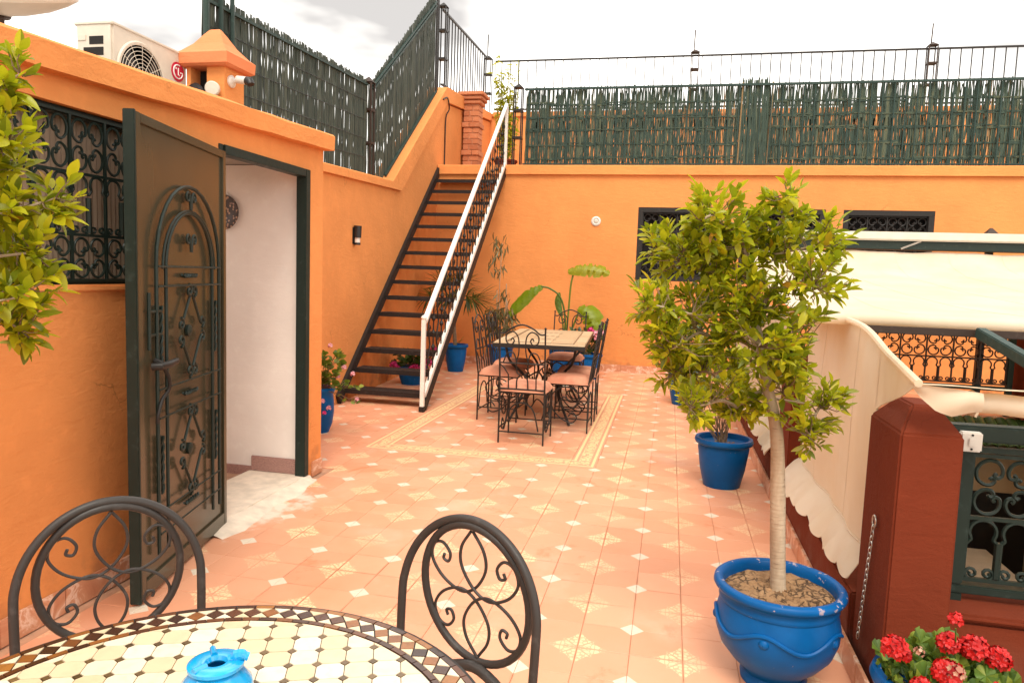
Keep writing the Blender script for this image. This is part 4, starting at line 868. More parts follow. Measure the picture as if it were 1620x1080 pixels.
mb = MB(); mb.box(1.008, 1.03, 2.658, 2.6645, .925, .953); mb.build('rocker', M['plastic_w'], sb, bevel=.002)
for z in (.915, .963): mb = MB(); mb.lathe([(0, .002), (.004, .002), (.004, 0)], 8, (1.02, 2.665, z), (0, -1, 0)); mb.build('screw', M['iron'], sb)
mb = MB(); mb.tube(catmull([(.990, 2.68, .915), (.972, 2.675, .905), (.958, 2.67, .93), (.955, 2.66, .94)], 4), .004, 6); mb.build('wire', M['plastic_w'], sb)

# ---- canvas cloths
def side_cloth(label, ya, yb, ztop, seed, n=34, lip=None, group='cream side cloths'):
    random.seed(seed); t_ = thing('side_cloth', (.8, (ya+yb)/2, .43), label, 'awning cloth', group)
    wob = lambda y, z: .80+.008*sin(y*7+z*3)+.006*sin(y*17+1.3)+.010*sin(z*5+y*2)*(z-.43)
    G = [[(wob(y, .43+(ztop(y)-.43)*j/12), y, .43+(ztop(y)-.43)*j/12) for y in np.linspace(ya, yb, n)] for j in range(13)]
    mb = MB(); mb.sheet(G, .003); mb.build('cloth_sheet', M['canvas'], t_, ang=60)
    for yy in np.arange(ya+.42, yb-.1, .62):
        mb = MB(); mb.tube([(wob(yy, .43+(ztop(yy)-.43)*j/12)-.002, yy, .43+(ztop(yy)-.43)*j/12) for j in range(13)], .0035, 5); mb.build('seam', M['canvas'], t_)
    # scalloped valance
    per = .152; G = []; ny = int((yb-ya)/per*12)
    for j in range(6):
        row = []
        for i in range(ny+1):
            y = ya+(yb-ya)*i/ny; s_ = abs(sin(pi*(y-ya)/per)); dz = .105+.032*sqrt(s_); f_ = j/5; out_ = np.interp(y, [2.95, 4.3], [.06, .125]) if y < 4.4 else .115
            row.append((wob(y, .43)-.004-out_*f_**.8-.008*sin(y*23+f_*2)*f_, y+(.0), .432-dz*f_))
        G.append(row)
    mb = MB(); mb.sheet(G, .003); mb.build('valance', M['canvas'], t_, ang=60)
    mb = MB(); mb.tube([(wob(y, .43)-.006, y, .432) for y in np.linspace(ya, yb, n)], .004, 6); mb.build('seam', M['canvas'], t_)
    return t_
zt1 = lambda y: np.interp(y, [2.5, 3.32, 4.4], [1.15, 1.285, 1.275])
s1 = side_cloth('cream canvas side cloth with scalloped hem behind the large red pillar', 2.94, 4.47, zt1, 5)
G = []
for j in range(7):
    row = []
    for i in range(13):
        y = 2.47+(2.955-2.47)*i/12; z0 = np.interp(y, [2.47, 2.6, 2.88, 2.955], [1.135, 1.09, 1.01, .98]); z1 = zt1(y); z = z0+(z1-z0)*j/6; fold = .8-.02+.02*i/12
        row.append((fold+.008*sin(y*7+z*3)*i/12-.012*(1-j/6)*(1-i/12), y, z))
    G.append(row)
mb = MB(); mb.sheet(G, .003); mb.build('corner_fold', M['canvas'], s1, ang=60)
mb = MB(); mb.tube(catmull([(.775, 2.455, 1.152), (.782, 2.8, 1.205), (.786, 3.32, 1.292), (.80, 4.47, 1.282)], 8), .013, 8); mb.build('top_hem', M['canvas'], s1)
side_cloth('cream canvas side cloth in the farther bay beyond the second red pillar', 4.96, 9.1, lambda y: 1.27, 6, 60)
random.seed(21)
rl = thing('awning_roll', (1.8, 2.52, 1.09), 'rolled cream awning lying across the top of the red pillar', 'awning')
mb = MB(); N_ = 30; mb.tube([(.945+(3.2-.945)*k/N_, 2.52+.004*sin(k*1.7), 1.092+.003*sin(k*2.3)+.006*k/N_) for k in range(N_+1)], [.030+.004*sin(k*1.1)*.5+.004*min(k, 4)/4 for k in range(N_+1)], 20); mb.build('roll', M['canvas'], rl, ang=60)
G = []
for j in range(9):
    f_ = j/8; row = []
    for i in range(13):
        g_ = i/12; x = .768+(.965-.768)*g_; top = 1.150-.020*g_; bot = np.interp(g_, [0, .15, .35, .6, .85, 1], [1.135, 1.10, 1.065, 1.052, 1.068, 1.075])
        row.append((x, 2.478-.018*sin(pi*f_)*g_-.006*sin(g_*9+f_*4), top+(bot-top)*f_))
    G.append(row)
mb = MB(); mb.sheet(G, .003); mb.build('loose_flap', M['canvas'], rl, ang=60)
G = [[(.775+(3.2-.775)*i/20, 2.46+.09*j/4, 1.152-.020*i/20*(1 if i < 4 else 1)-.010*(j/4)+.002*sin(i*2.1)) for i in range(21)] for j in range(5)]
mb = MB(); mb.sheet(G, .003); mb.build('top_flap', M['canvas'], rl, ang=60)
mb = MB(); mb.tube([(.952+.004*sin(k*2), 2.52+.036*cos(k*.55), 1.092+.036*sin(k*.55)) for k in range(24)], .006, 6); mb.tube(catmull([(.952, 2.49, 1.115), (.948, 2.475, 1.10), (.956, 2.478, 1.075), (.95, 2.476, 1.055)], 4), .004, 5); mb.build('tie_cord', M['bark'], rl)
# big awning
aw = thing('awning', (2.4, 6, 1.4), 'large cream awning stretched over the patio towards the back wall', 'awning')
prof_y = [9.1, 8.95, 8.5, 7.5, 6.0, 4.5, 3.55]; prof_z = [1.85, 1.70, 1.585, 1.50, 1.41, 1.335, 1.305]
G = []
for j in range(33):
    y = 9.1+(3.52-9.1)*j/32 if j > 3 else [9.1, 9.05, 8.98, 8.86][j]; zb_ = np.interp(-y, [-q for q in prof_y], prof_z); xl = np.interp(y, [3.5, 9.1], [.60, .95])
    G.append([(xl+(4.6-xl)*i/40, y, zb_-.035*sin(pi*(9.1-y)/5.6)*sin(pi*i/40)+.007*sin(i*.55+y*.8)+.009*sin(i*.23-y*1.7)*sin(y*2.1)+.004*sin(i*1.3-y*2.9)) for i in range(41)])
mb = MB(); mb.sheet(G, .003); mb.build('cloth_sheet', M['canvas'], aw, ang=60)
for i in range(5, 40, 6):
    mb = MB(); mb.tube([Vector(G[j][i])+Vector((0, 0, .0015)) for j in range(len(G))], .005, 5); mb.build('seam', M['canvas'], aw)
mb = MB(); mb.tube([(.59+k*.20, 3.5, 1.300+.003*sin(k)) for k in range(21)], .028, 16); mb.build('front_roll', M['canvas'], aw)
mb = MB(); mb.bar((.84, 3.46, 1.262), (4.6, 3.46, 1.258), .04, .032); mb.build('front_bar', M['iron_brown'], aw, bevel=.003)
mb = MB(); mb.bar((1.30, 3.42, 1.268), (1.30, 2.62, 1.135), .04, .045); mb.build('arm', M['green_rail'], aw, bevel=.004)
mb = MB(); mb.box(.98, 4.7, 9.02, 9.30, 1.975, 2.075); mb.build('cassette', M['ivory'], aw, bevel=.015)
mb = MB(); mb.box(1.0, 4.68, 9.06, 9.26, 1.875, 1.974); mb.build('cassette_beam', M['green'], aw, bevel=.006)
mb = MB(); mb.bar((2.55, 9.055, 1.885), (2.75, 9.05, 1.975), .02, .02); mb.build('strut', M['concrete'], aw)
for x in (1.5, 3.57):
    mb = MB(); mb.bar((x, 9.36, 0), (x, 9.36, 2.075), .07, .07, up=(0, 1, 0)); mb.build('post', M['iron'], aw, bevel=.004)
    mb = MB(); mb.hexa([(x-.075, 9.285, 2.0765), (x+.075, 9.285, 2.0765), (x+.075, 9.435, 2.0765), (x-.075, 9.435, 2.0765), (x-.01, 9.35, 2.16), (x+.01, 9.35, 2.16), (x+.01, 9.37, 2.16), (x-.01, 9.37, 2.16)]); mb.build('finial', M['iron_brown'], aw)
# ================================================================== ROUND MOSAIC TABLE
random.seed(11)
TC = Vector((-.659, .845, 0)); TR = .471; TZ = .75
tb = thing('mosaic_table', TC, 'round table with cream and brown mosaic top in the foreground', 'table')
mb = MB(); mb.lathe([(0, .715), (TR-.012, .715), (TR-.002, .72), (TR-.002, .744), (TR-.006, .7465), (0, .7465)], 96, TC); mb.build('table_slab', M['mo_grout'], tb)
mb = MB(); mb.lathe([(TR-.0015, .716), (TR+.0045, .716), (TR+.0045, .748), (TR-.0015, .748)], 96, TC); mb.build('edge_band', M['iron'], tb)
def piece(name, pts, m, h=.004, z=TZ-.0035):
    mb = MB(); c = sum((Vector(p) for p in pts), Vector((0, 0)))/len(pts); jz = rnd(-.0003, .0003); n = len(pts)
    lo_ = [(TC.x+p[0], TC.y+p[1], z) for p in pts]; hi_ = [(TC.x+c.x+(p[0]-c.x)*.982, TC.y+c.y+(p[1]-c.y)*.982, z+h+jz) for p in pts]
    mb.add(lo_+hi_, [(i, (i+1) % n, n+(i+1) % n, n+i) for i in range(n)]+[tuple(range(n, 2*n))]); return mb.build(name, M[m], tb, smooth=False)
pol = lambda r, a: (r*cos(a), r*sin(a)); ND = 77; da = 2*pi/ND
for k in range(ND):
    a_ = k*da
    for r0, r1, off in ((TR-.0025, TR-.0135, 0), (TR-.0535, TR-.0645, .4)):
        piece('border_strip', [pol(r1, a_+off*da+.022*da), pol(r0, a_+off*da+.022*da), pol(r0, a_+off*da+.5*da), pol(r0, a_+off*da+.978*da), pol(r1, a_+off*da+.978*da), pol(r1, a_+off*da+.5*da)], 'mo_brown')
    rm = TR-.0335; piece('diamond_tile', [pol(rm-.0175, a_), pol(rm, a_+.47*da), pol(rm+.0175, a_), pol(rm, a_-.47*da)], 'mo_brown')
    for sg in (-1, 1): piece('border_triangle', [pol(rm+sg*.0185, a_+.06*da), pol(rm+sg*.0185, a_+.94*da), pol(rm+sg*.002, a_+.5*da)], 'mo_cream')
PIT = .049; ga = radians(21.5); Og = Vector((-.904+.659, 1.151-.845)); e1 = Vector((cos(ga), sin(ga))); e2 = Vector((-sin(ga), cos(ga))); RF = TR-.068
def clip_circ(pts, R):
    out = []; n = len(pts)
    for i in range(n):
        p, q = Vector(pts[i]), Vector(pts[(i+1) % n]); pi_, qi = p.length <= R, q.length <= R
        if pi_: out.append(tuple(p))
        if pi_ != qi:
            lo_, hi_ = 0., 1.
            for _ in range(18):
                mid = (lo_+hi_)/2; ins = (p+(q-p)*mid).length <= R
                if ins == pi_: lo_ = mid
                else: hi_ = mid
            out.append(tuple(p+(q-p)*lo_))
    return out
for i in range(-18, 22):
    for j in range(-22, 12):
        p = Og+e1*i*PIT+e2*j*PIT; q = .0080
        if p.length < RF+.01:
            pts = clip_circ([tuple(p+e1*(q*cx_)+e2*(q*cy_)) for cx_, cy_ in ((1, 0), (0, 1), (-1, 0), (0, -1))], RF)
            if len(pts) > 2: piece('dot_tile', pts, 'mo_olive')
        c = p+(e1+e2)*PIT/2
        if c.length < RF+.03:
            h = PIT/2-.0004; k_ = .0092
            pts = clip_circ([tuple(c+e1*x+e2*y) for x, y in ((h-k_, -h), (h, -h+k_), (h, h-k_), (h-k_, h), (-h+k_, h), (-h, h-k_), (-h, -h+k_), (-h+k_, -h))], RF)
            if len(pts) > 2: piece('octagon_tile', pts, 'mo_cream')
for k in range(4):
    a_ = k*pi/2+.4; mb = MB(); mb.tube(catmull([tuple(TC+Vector((.36*cos(a_), .36*sin(a_), .713))), tuple(TC+Vector((.2*cos(a_), .2*sin(a_), .55))), tuple(TC+Vector((.07*cos(a_), .07*sin(a_), .35))), tuple(TC+Vector((.18*cos(a_), .18*sin(a_), .12))), tuple(TC+Vector((.34*cos(a_), .34*sin(a_), .01)))], 6), .012, 8); mb.build('leg', M['gunmetal'], tb)
# ashtray pot
AP = Vector((-.655, .945, TZ))
asb = thing('ashtray_pot', AP, 'glossy turquoise ceramic ashtray pot on the mosaic table', 'ashtray')
mb = MB(); mb.lathe([(0, .002), (.034, .002), (.050, .016), (.056, .036), (.053, .056), (.040, .072), (.033, .078), (.030, .076), (.036, .066), (.046, .05), (.048, .03), (.03, .014), (0, .012)], 40, AP); mb.build('body', M['cyan'], asb)
mb = MB(); mb.lathe([(.014, .083), (.017, .089), (.034, .091), (.042, .087), (.042, .082), (.034, .078), (.016, .079)], 40, AP); mb.f.append(tuple(len(mb.v)-40+k for k in range(40))) if False else None
mb = MB(); o = 0; prof = [(.014, .083), (.017, .0895), (.034, .0915), (.042, .0875), (.042, .0825), (.034, .0785), (.016, .0795)]
for r, z in prof:
    for k in range(40): mb.v.append((AP.x+r*cos(2*pi*k/40), AP.y+r*sin(2*pi*k/40), AP.z+z))
for i in range(7):
    for k in range(40): mb.f.append((i*40+k, i*40+(k+1) % 40, ((i+1) % 7)*40+(k+1) % 40, ((i+1) % 7)*40+k))
mb.build('rim', M['cyan'], asb)
mb = MB(); mb.tube(catmull([tuple(AP+Vector((.016, .010, .090))), tuple(AP+Vector((.030, .016, .096))), tuple(AP+Vector((.043, .021, .092)))], 5), [.006]*3+[.009]*5+[.007]*3, 8); mb.build('rest_lug', M['cyan'], asb)
for a_ in (2.3, 4.4): mb = MB(); mb.tube([tuple(AP+Vector((.018*cos(a_), .018*sin(a_), .090))), tuple(AP+Vector((.040*cos(a_), .040*sin(a_), .0905)))], .005, 8); mb.build('rest_lug', M['cyan'], asb)

# ================================================================== HOOP CHAIRS
def hoop_chair():
    r = thing('hoop_chair', (0, 0, 0)); r['_o'] = (0, 0, 0)
    yb = -.20
    pts = [(-.165, yb+.02, 0), (-.172, yb+.012, .25), (-.180, yb, .47), (-.1845, yb-.006, .59)]
    for k in range(17):
        a_ = pi-pi*k/16; pts.append((.186*cos(a_), yb-.012-.02*sin(a_), .71+.20*sin(a_)))
    pts += [(.1845, yb-.006, .59), (.180, yb, .47), (.172, yb+.012, .25), (.165, yb+.02, 0)]
    mb = MB(); mb.tube(catmull(pts, 4), .0098, 12); mb.build('back_hoop', M['gunmetal'], r)
    yc = yb-.046; cz = .735; A_, B_ = .146, .163
    mb = MB(); mb.tube([(A_*cos(a_), yc-.0*sin(a_)+.018*sin(a_), cz+B_*sin(a_)) for a_ in np.linspace(0, 2*pi, 48, endpoint=False)], .0092, 12, True); mb.build('inner_ring', M['gunmetal'], r)
    pth = [(0, 1), (.20, .72), (.22, .42), (.0, .10), (-.30, -.02), (-.66, .12), (-.86, .38), (-.80, .62), (-.62, .68), (-.48, .54), (-.52, .40), (-.62, .42), (-.60, .50)]
    for sx in (1, -1):
        for sy in (1, -1):
            mb = MB(); mb.tube(catmull([(sx*x*A_*.97, yc+.018*sy*y+sx*.003, cz+sy*(y*.93+.0)*B_+(0)) for x, y in pth], 7), .0036, 8); mb.build('scroll', M['gunmetal'], r)
    mb = MB(); mb.tube(catmull([(-.18, yb, .50), (-.11, yb-.035, .53), (0, yb-.05, .565), (.11, yb-.035, .53), (.18, yb, .50)], 6), .0125, 10); mb.build('back_rail', M['gunmetal'], r)
    mb = MB(); mb.lathe([(0, .44), (.19, .44), (.196, .447), (.19, .455), (0, .455)], 40, (0, 0, 0)); mb.build('seat', M['mo_cream'], r)
    mb = MB(); mb.tube([(.2*cos(a_), .2*sin(a_), .448) for a_ in np.linspace(0, 2*pi, 40, endpoint=False)], .011, 8, True); mb.build('seat_ring', M['gunmetal'], r)
    for sx in (-1, 1): mb = MB(); mb.tube([(sx*.13, .15, .44), (sx*.16, .18, 0)], .012, 10); mb.build('leg', M['gunmetal'], r)
    return r
hc = hoop_chair(); hc2 = copy_tree(hc)
for o, top, lab in ((hc, Vector((-1.207, 1.358, 0)), 'graphite tube chair with round scroll back in front of the metal door'), (hc2, Vector((-.395, 1.487, 0)), 'graphite tube chair with round scroll back against the open tiled floor')):
    dv = (TC-top); dv.z = 0; dv.normalize(); o.location = top+dv*.232; o.rotation_euler = (0, 0, atan2(dv.y, dv.x)-pi/2); tag(o, lab, 'chair', 'chairs at the round mosaic table')

# ================================================================== DINING SET
def dining_chair():
    r = thing('dining_chair', (0, 0, 0)); w_, d_ = .195, .20; I = M['iron']
    for sx in (-1, 1):
        mb = MB(); mb.bar((sx*w_, d_, 0), (sx*w_, d_, .45), .013, .013, up=(0, 1, 0)); mb.build('leg', I, r)
        mb = MB(); mb.bar((sx*w_, -d_, 0), (sx*w_, -d_, .46), .013, .013, up=(0, 1, 0)); mb.bar((sx*w_, -d_, .46), (sx*w_, -d_-.075, 1.0), .013, .013, up=(0, 1, 0)); mb.lathe([(0, 0), (.01, .0), (.011, .01), (0, .018)], 8, (sx*w_, -d_-.075, 1.0)); mb.build('back_post', I, r)
        mb = MB(); mb.bar((sx*w_, -d_, .13), (sx*w_, d_, .13), .010, .010); mb.build('stretcher', I, r)
        # side scroll between the legs
        mb = MB(); mb.tube(catmull([(sx*w_, q[0], q[1]) for q in [(-.02, .30), (.03, .33), (.06, .28), (.02, .22), (-.07, .24), (-.12, .33), (-.06, .41), (.05, .42), (.14, .34), (.13, .22), (.05, .13), (-.05, .09), (-.10, .14), (-.06, .19), (-.02, .15)]], 4), .0065, 6); mb.build('side_scroll', I, r)
    for y, z in ((-d_, .10), (d_, .14)): mb = MB(); mb.bar((-w_, y, z), (w_, y, z), .010, .010); mb.build('stretcher', I, r)
    mb = MB(); mb.tube(catmull([(-.15, -d_, .12), (-.10, -d_, .30), (0, -d_, .36), (.10, -d_, .30), (.15, -d_, .12)], 6), .0065, 6); mb.tube(catmull([(-.11, d_, .14), (-.13, d_, .26), (-.06, d_, .33), (.0, d_, .25), (.06, d_, .33), (.13, d_, .26), (.11, d_, .14)], 5), .0065, 6); mb.build('apron_scroll', I, r)
    mb = MB(); mb.box(-w_, w_, -d_, d_, .437, .449); mb.build('seat_frame', I, r)
    # cushion
    G = []; n = 14
    for top in (1,):
        for i in range(n+1):
            row = []
            for j in range(n+1):
                u, v = 2*i/n-1, 2*j/n-1; e_ = (1-abs(u)**6)*(1-abs(v)**6); row.append((u*.212*(1-.04*abs(v)**4), v*.212*(1-.04*abs(u)**4), .452+.062*e_**.5+.012*(1-u*u)*(1-v*v)))
            G.append(row)
    mb = MB(); mb.sheet(G); B_ = [[(x, y, .451+(0 if abs(x) > .2 or abs(y) > .2 else -.001)) for x, y, z in row] for row in G]; mb.sheet(B_[::-1]); mb.build('cushion', M['cushion'], r, ang=70)
    bk = lambda x, z: (x, -d_-.075*max(0, z-.46)/.54, z)
    B2 = [('top_rail', [[(-w_, .955), (-.15, .955), (-.09, 1.0), (0, 1.03), (.09, 1.0), (.15, .955), (w_, .955)]]), ('cross_bar', [[(-w_, .70), (w_, .70)], [(-w_, .475), (w_, .475)]])]
    for nm, ps_ in B2:
        for p in ps_: mb = MB(); mb.tube([bk(*q) for q in [(v.x, v.y) for v in catmull(p, 5)]], .0072, 6); mb.build(nm, I, r)
    for sx in (-1, 1):
        mb = MB(); mb.tube([bk(v.x, v.y) for v in catmull([(sx*q[0], q[1]) for q in [(.10, .895), (.085, .915), (.07, .89), (.095, .86), (.135, .88), (.135, .94), (.08, .97), (.035, .92), (.03, .80), (.05, .71)]], 5)], .0062, 6); mb.build('back_scroll', I, r)
        mb = MB(); mb.tube([bk(v.x, v.y) for v in catmull([(sx*q[0], q[1]) for q in [(.165, .70), (.13, .78), (.08, .79), (.055, .74), (.05, .70)]], 5)], .0062, 6); mb.build('back_scroll', I, r)
        mb = MB(); mb.tube([bk(v.x, v.y) for v in catmull([(sx*q[0], q[1]) for q in [(.05, .70), (.045, .62), (.02, .60), (.045, .56), (.05, .475)]], 5)], .0062, 6); mb.build('back_scroll', I, r)
        mb = MB(); mb.tube([bk(sx*.12, .475), bk(sx*.12, .60), bk(sx*.16, .66), bk(sx*w_, .69)], .006, 6); mb.build('back_scroll', I, r)
    return r
DC = Vector((-1.23, 7.52, 0)); DR = radians(3.5)
dt_ = thing('dining_table', DC, 'rectangular iron table with beige stone mosaic top in the far dining area', 'table'); W2, L2 = .43, .92
e1d = Vector((cos(DR), sin(DR), 0)); e2d = Vector((-sin(DR), cos(DR), 0)); DPt = lambda x, y, z: DC+e1d*x+e2d*y+Vector((0, 0, z))
def dbx(name, x0, x1, y0, y1, z0, z1, m, bev=0):
    mb = MB(); mb.hexa([DPt(x0, y0, z0), DPt(x1, y0, z0), DPt(x1, y1, z0), DPt(x0, y1, z0), DPt(x0, y0, z1), DPt(x1, y0, z1), DPt(x1, y1, z1), DPt(x0, y1, z1)]); return mb.build(name, M[m], dt_, bevel=bev)
DZt = .81; dbx('tabletop', -W2, W2, -L2, L2, DZt-.045, DZt-.004, 'tabletop', .004); dbx('iron_frame', -W2-.006, W2+.006, -L2-.006, L2+.006, DZt-.05, DZt-.012, 'iron')
for k in range(6):
    for x0, x1 in ((-W2+.004, -W2+.10), (W2-.10, W2-.004)): dbx('top_tile', x0, x1, -L2+.10+k*.274, -L2+.10+(k+1)*.274-.006, DZt-.004, DZt, 'tabletop')
for x0, x1 in ((-W2+.106, -W2+.12), (W2-.12, W2-.106)): dbx('inlay_strip', x0, x1, -L2+.12, L2-.12, DZt-.004, DZt-.0005, 'tabledark')
for y0, y1 in ((-L2+.106, -L2+.12), (L2-.12, L2-.106)): dbx('inlay_strip', -W2+.106, W2-.106, y0, y1, DZt-.004, DZt-.0005, 'tabledark')
for i in range(3):
    for j in range(7):
        x0 = -W2+.128+i*.2013; y0 = -L2+.128+j*.2265; dbx('top_tile', x0, x0+.196, y0, y0+.221, DZt-.004, DZt, 'tabletop')
for j, yy in enumerate((-.42, -.05, .36)):
    for k in range(5): mb = MB(); c = DPt(-.12+k*.055, yy+.03*(k % 2), DZt+.0006); mb.lathe([(0, .0), (.022+.006*(k % 2), .0), (.02, .0015), (0, .0015)], 6, c); mb.build('motif_tile', M['tabledark'], dt_)
for sx in (-1, 1):
    for sy in (-1, 1):
        mb = MB(); mb.tube(catmull([DPt(sx*.34, sy*.72, DZt-.05), DPt(sx*.30, sy*.66, .60), DPt(sx*.16, sy*.52, .42), DPt(sx*.20, sy*.58, .22), DPt(sx*.30, sy*.68, 0)], 6), .013, 8); mb.tube(catmull([DPt(sx*.16, sy*.52, .42), DPt(sx*.05, sy*.46, .48), DPt(0, sy*.44, .40), DPt(sx*.08, sy*.46, .34), DPt(sx*.11, sy*.48, .40)], 5), .009, 6); mb.build('leg', M['iron'], dt_)
mb = MB(); mb.bar(DPt(0, -.46, .40), DPt(0, .46, .40), .016, .016); mb.build('stretcher', M['iron'], dt_)
dc0 = dining_chair(); spots = [
    ((-1.185, 6.155), 0, 'terracotta cushioned iron chair at the near end of the dining table, back to the viewer'),
    ((-.885, 6.77), 90, 'nearer of two cushioned iron chairs along the right side of the dining table'),
    ((-.885, 7.36), 92, 'farther of two cushioned iron chairs along the right side of the dining table'),
    ((-1.60, 7.02), -92, 'nearer of two cushioned iron chairs along the left side of the dining table'),
    ((-1.64, 7.72), -90, 'farther of two cushioned iron chairs along the left side of the dining table'),
    ((-1.19, 8.62), 180, 'cushioned iron chair at the far end of the dining table before the back wall')]
for k, (p, a_, lab) in enumerate(spots):
    o = dc0 if k == 0 else copy_tree(dc0); o.location = (p[0], p[1], 0); o.rotation_euler = (0, 0, radians(a_)); tag(o, lab, 'chair', 'iron dining chairs')
# ================================================================== PLANTS
def pot_mesh(parent, c, prof, m='blue', soil_z=None, soil_r=None, seg=56):
    c = Vector(c); mb = MB(); mb.lathe(prof, seg, c); mb.build('pot', M[m], parent, ang=50)
    if soil_z:
        G = []; mb = MB(); mb.v.append((c.x, c.y, c.z+soil_z+.012))
        for i in range(1, 9):
            for k in range(32): r = soil_r*i/8; mb.v.append((c.x+r*cos(2*pi*k/32), c.y+r*sin(2*pi*k/32), c.z+soil_z+(rnd(-.009, .009) if i < 8 else -.01)))
        for k in range(32): mb.f.append((0, 1+k, 1+(k+1) % 32))
        for i in range(7):
            for k in range(32): mb.f.append((1+i*32+k, 1+(i+1)*32+k, 1+(i+1)*32+(k+1) % 32, 1+i*32+(k+1) % 32))
        mb.build('soil', M['soil'], parent)
def leaf_geo(L_, wd, fold=.25, droop=.12, n=4, tip=.0):
    V, F = [], []
    for i in range(n+1):
        t_ = i/n; w_ = wd*.5*(sin(pi*min(1, t_*.94+.03))**.75)*(1 if t_ < .6 else 1-.25*(t_-.6)); y = L_*t_; z = -droop*L_*t_*t_
        V += [(-w_, y, z+fold*w_), (0, y, z), (w_, y, z+fold*w_)]
    for i in range(n):
        a = i*3; F += [(a, a+1, a+4, a+3), (a+1, a+2, a+5, a+4)]
    return V, F
def orient(p, d, roll):
    d = Vector(d).normalized(); up = Vector((0, 0, 1)); x = d.cross(up)
    x = x.normalized() if x.length > 1e-3 else Vector((1, 0, 0)); z = x.cross(d); x, z = x*cos(roll)+z*sin(roll), z*cos(roll)-x*sin(roll)
    return Matrix(((x.x, d.x, z.x, p[0]), (x.y, d.y, z.y, p[1]), (x.z, d.z, z.z, p[2]), (0, 0, 0, 1)))
def put_leaves(parent, mats, geo, m, name='leaf', single=0, key=None, massname='foliage'):
    """mats: list of 4x4 in world; `single` of them nearest the camera become objects, the rest one mass"""
    mats = list(mats)
    if single:
        def kf(q):
            p = project(q.translation); return (0 if (-30 < p[0] < 1650 and -30 < p[1] < 1110 and p[2] > 0) else 1, p[2])
        mats.sort(key=kf)
        off = Matrix.Translation(-Vector(tuple(parent['_o']))); mes = []
        for g_ in (geo if isinstance(geo, list) else [geo]): mb = MB(); mb.add(*g_); mes.append(mb.mesh(name, ang=60))
        for q in mats[:single]: link(name, random.choice(mes), M[m], parent, mat=off @ q)
    if len(mats) > single:
        geos = geo if isinstance(geo, list) else [geo]; As = [np.array([(*v, 1) for v in V]) for V, F in geos]; F = geos[0][1]; mb = MB()
        for q in mats[single:]:
            A = random.choice(As)
            B = (np.array(q) @ A.T).T[:, :3]; o = len(mb.v); mb.v += [tuple(x) for x in B]; mb.f += [tuple(i+o for i in f) for f in F]
        mb.build(massname, M[m], parent, ang=60, kind='stuff')
def ficus(parent, trunk, tr, lobes, cy, ydep, ntip, seed, leafL, single, extra_dir=(0, -.25, .35), lim=None):
    random.seed(seed); tp = catmull(trunk, 6); mb = MB(); N_ = len(tp); mb.tube(tp, [tr*(1-.72*(max(0, i/(N_-1)-.25)/.75)) * (1.25 if i == 0 else 1) for i in range(N_)], 14); mb.build('trunk', M['bark'], parent)
    limb = MB(); nodes = [tp[int(N_*.62)+k] for k in range(N_-int(N_*.62))]; start = list(nodes)
    cents = []
    for x, z, r in lobes: cents.append((Vector((x, cy+rnd(-ydep, ydep)*.55, z)), r))
    for c, r in sorted(cents, key=lambda q: (q[0]-tp[-1]).length):
        b = min(nodes, key=lambda n: (n-c).length+max(0, n.z-c.z+.05)*2.5)
        mid = (b+c)/2+Vector((rnd(-.05, .05), rnd(-.06, .06), rnd(-.05, .03))); pth = catmull([b, b+(mid-b)*.5+Vector((0, 0, .02)), mid, c], 4); k0 = len(nodes)
        ln = (c-b).length; limb.tube(pth, [max(.003, .0075*(1-.65*i/len(pth))*min(1.2, .6+ln*2)) for i in range(len(pth))], 6); nodes += pth[3:]
    limb.build('limbs', M['bark'], parent, kind='stuff')
    twig = MB(); mats = []; tot = sum(r*r for c, r in cents)
    for c, r in cents:
        for k in range(max(3, int(ntip*r*r/tot))):
            d = Vector((rnd(-1, 1), rnd(-1, 1), rnd(-1, 1)))
            if d.length > 1 or d.length < .05: d = Vector((rnd(-.6, .6), rnd(-.6, .6), rnd(-.6, .8)))
            dl = d.length**.55; d.normalize(); tip = c+Vector((d.x*r*dl, d.y*max(r, ydep*.55)*dl, d.z*r*dl))
            if lim and not lim(tip): continue
            b = min(nodes, key=lambda n: (n-tip).length+max(0, n.z-tip.z)*1.2); g_ = (tip-b); m1 = b+g_*.55+Vector((rnd(-.015, .015), rnd(-.015, .015), rnd(-.02, .005)))
            twig.tube([b, m1, tip], [.0026, .0019, .0012], 4)
            ax = (g_.normalized()*.7+Vector(extra_dir)*.9+d*.5).normalized(); nl = random.randint(6, 10); a0 = rnd(0, 6.28); q1 = ax.orthogonal().normalized(); q2 = ax.cross(q1)
            for i in range(nl):
                f_ = i/nl; a_ = a0+i*2.4+rnd(-.5, .5); sp = .3+1.1*f_+rnd(-.15, .3); dr = (ax+(q1*cos(a_)+q2*sin(a_))*sp).normalized(); s_ = rnd(.55, 1.3); p = tip-ax*.085*f_*rnd(.5, 1.4)
                mats.append(orient(p, dr, rnd(-.7, .7)) @ Matrix.Diagonal((s_*rnd(.9, 1.1), s_, s_, 1)))
    twig.build('twigs', M['twig'], parent, kind='stuff'); put_leaves(parent, mats, [leaf_geo(leafL, leafL*.47, .28, .10), leaf_geo(leafL*1.08, leafL*.42, .55, .32), leaf_geo(leafL*.85, leafL*.46, .12, -.16), leaf_geo(leafL*.95, leafL*.36, .75, .05)], 'leaf', 'leaf', single)
    return len(mats)
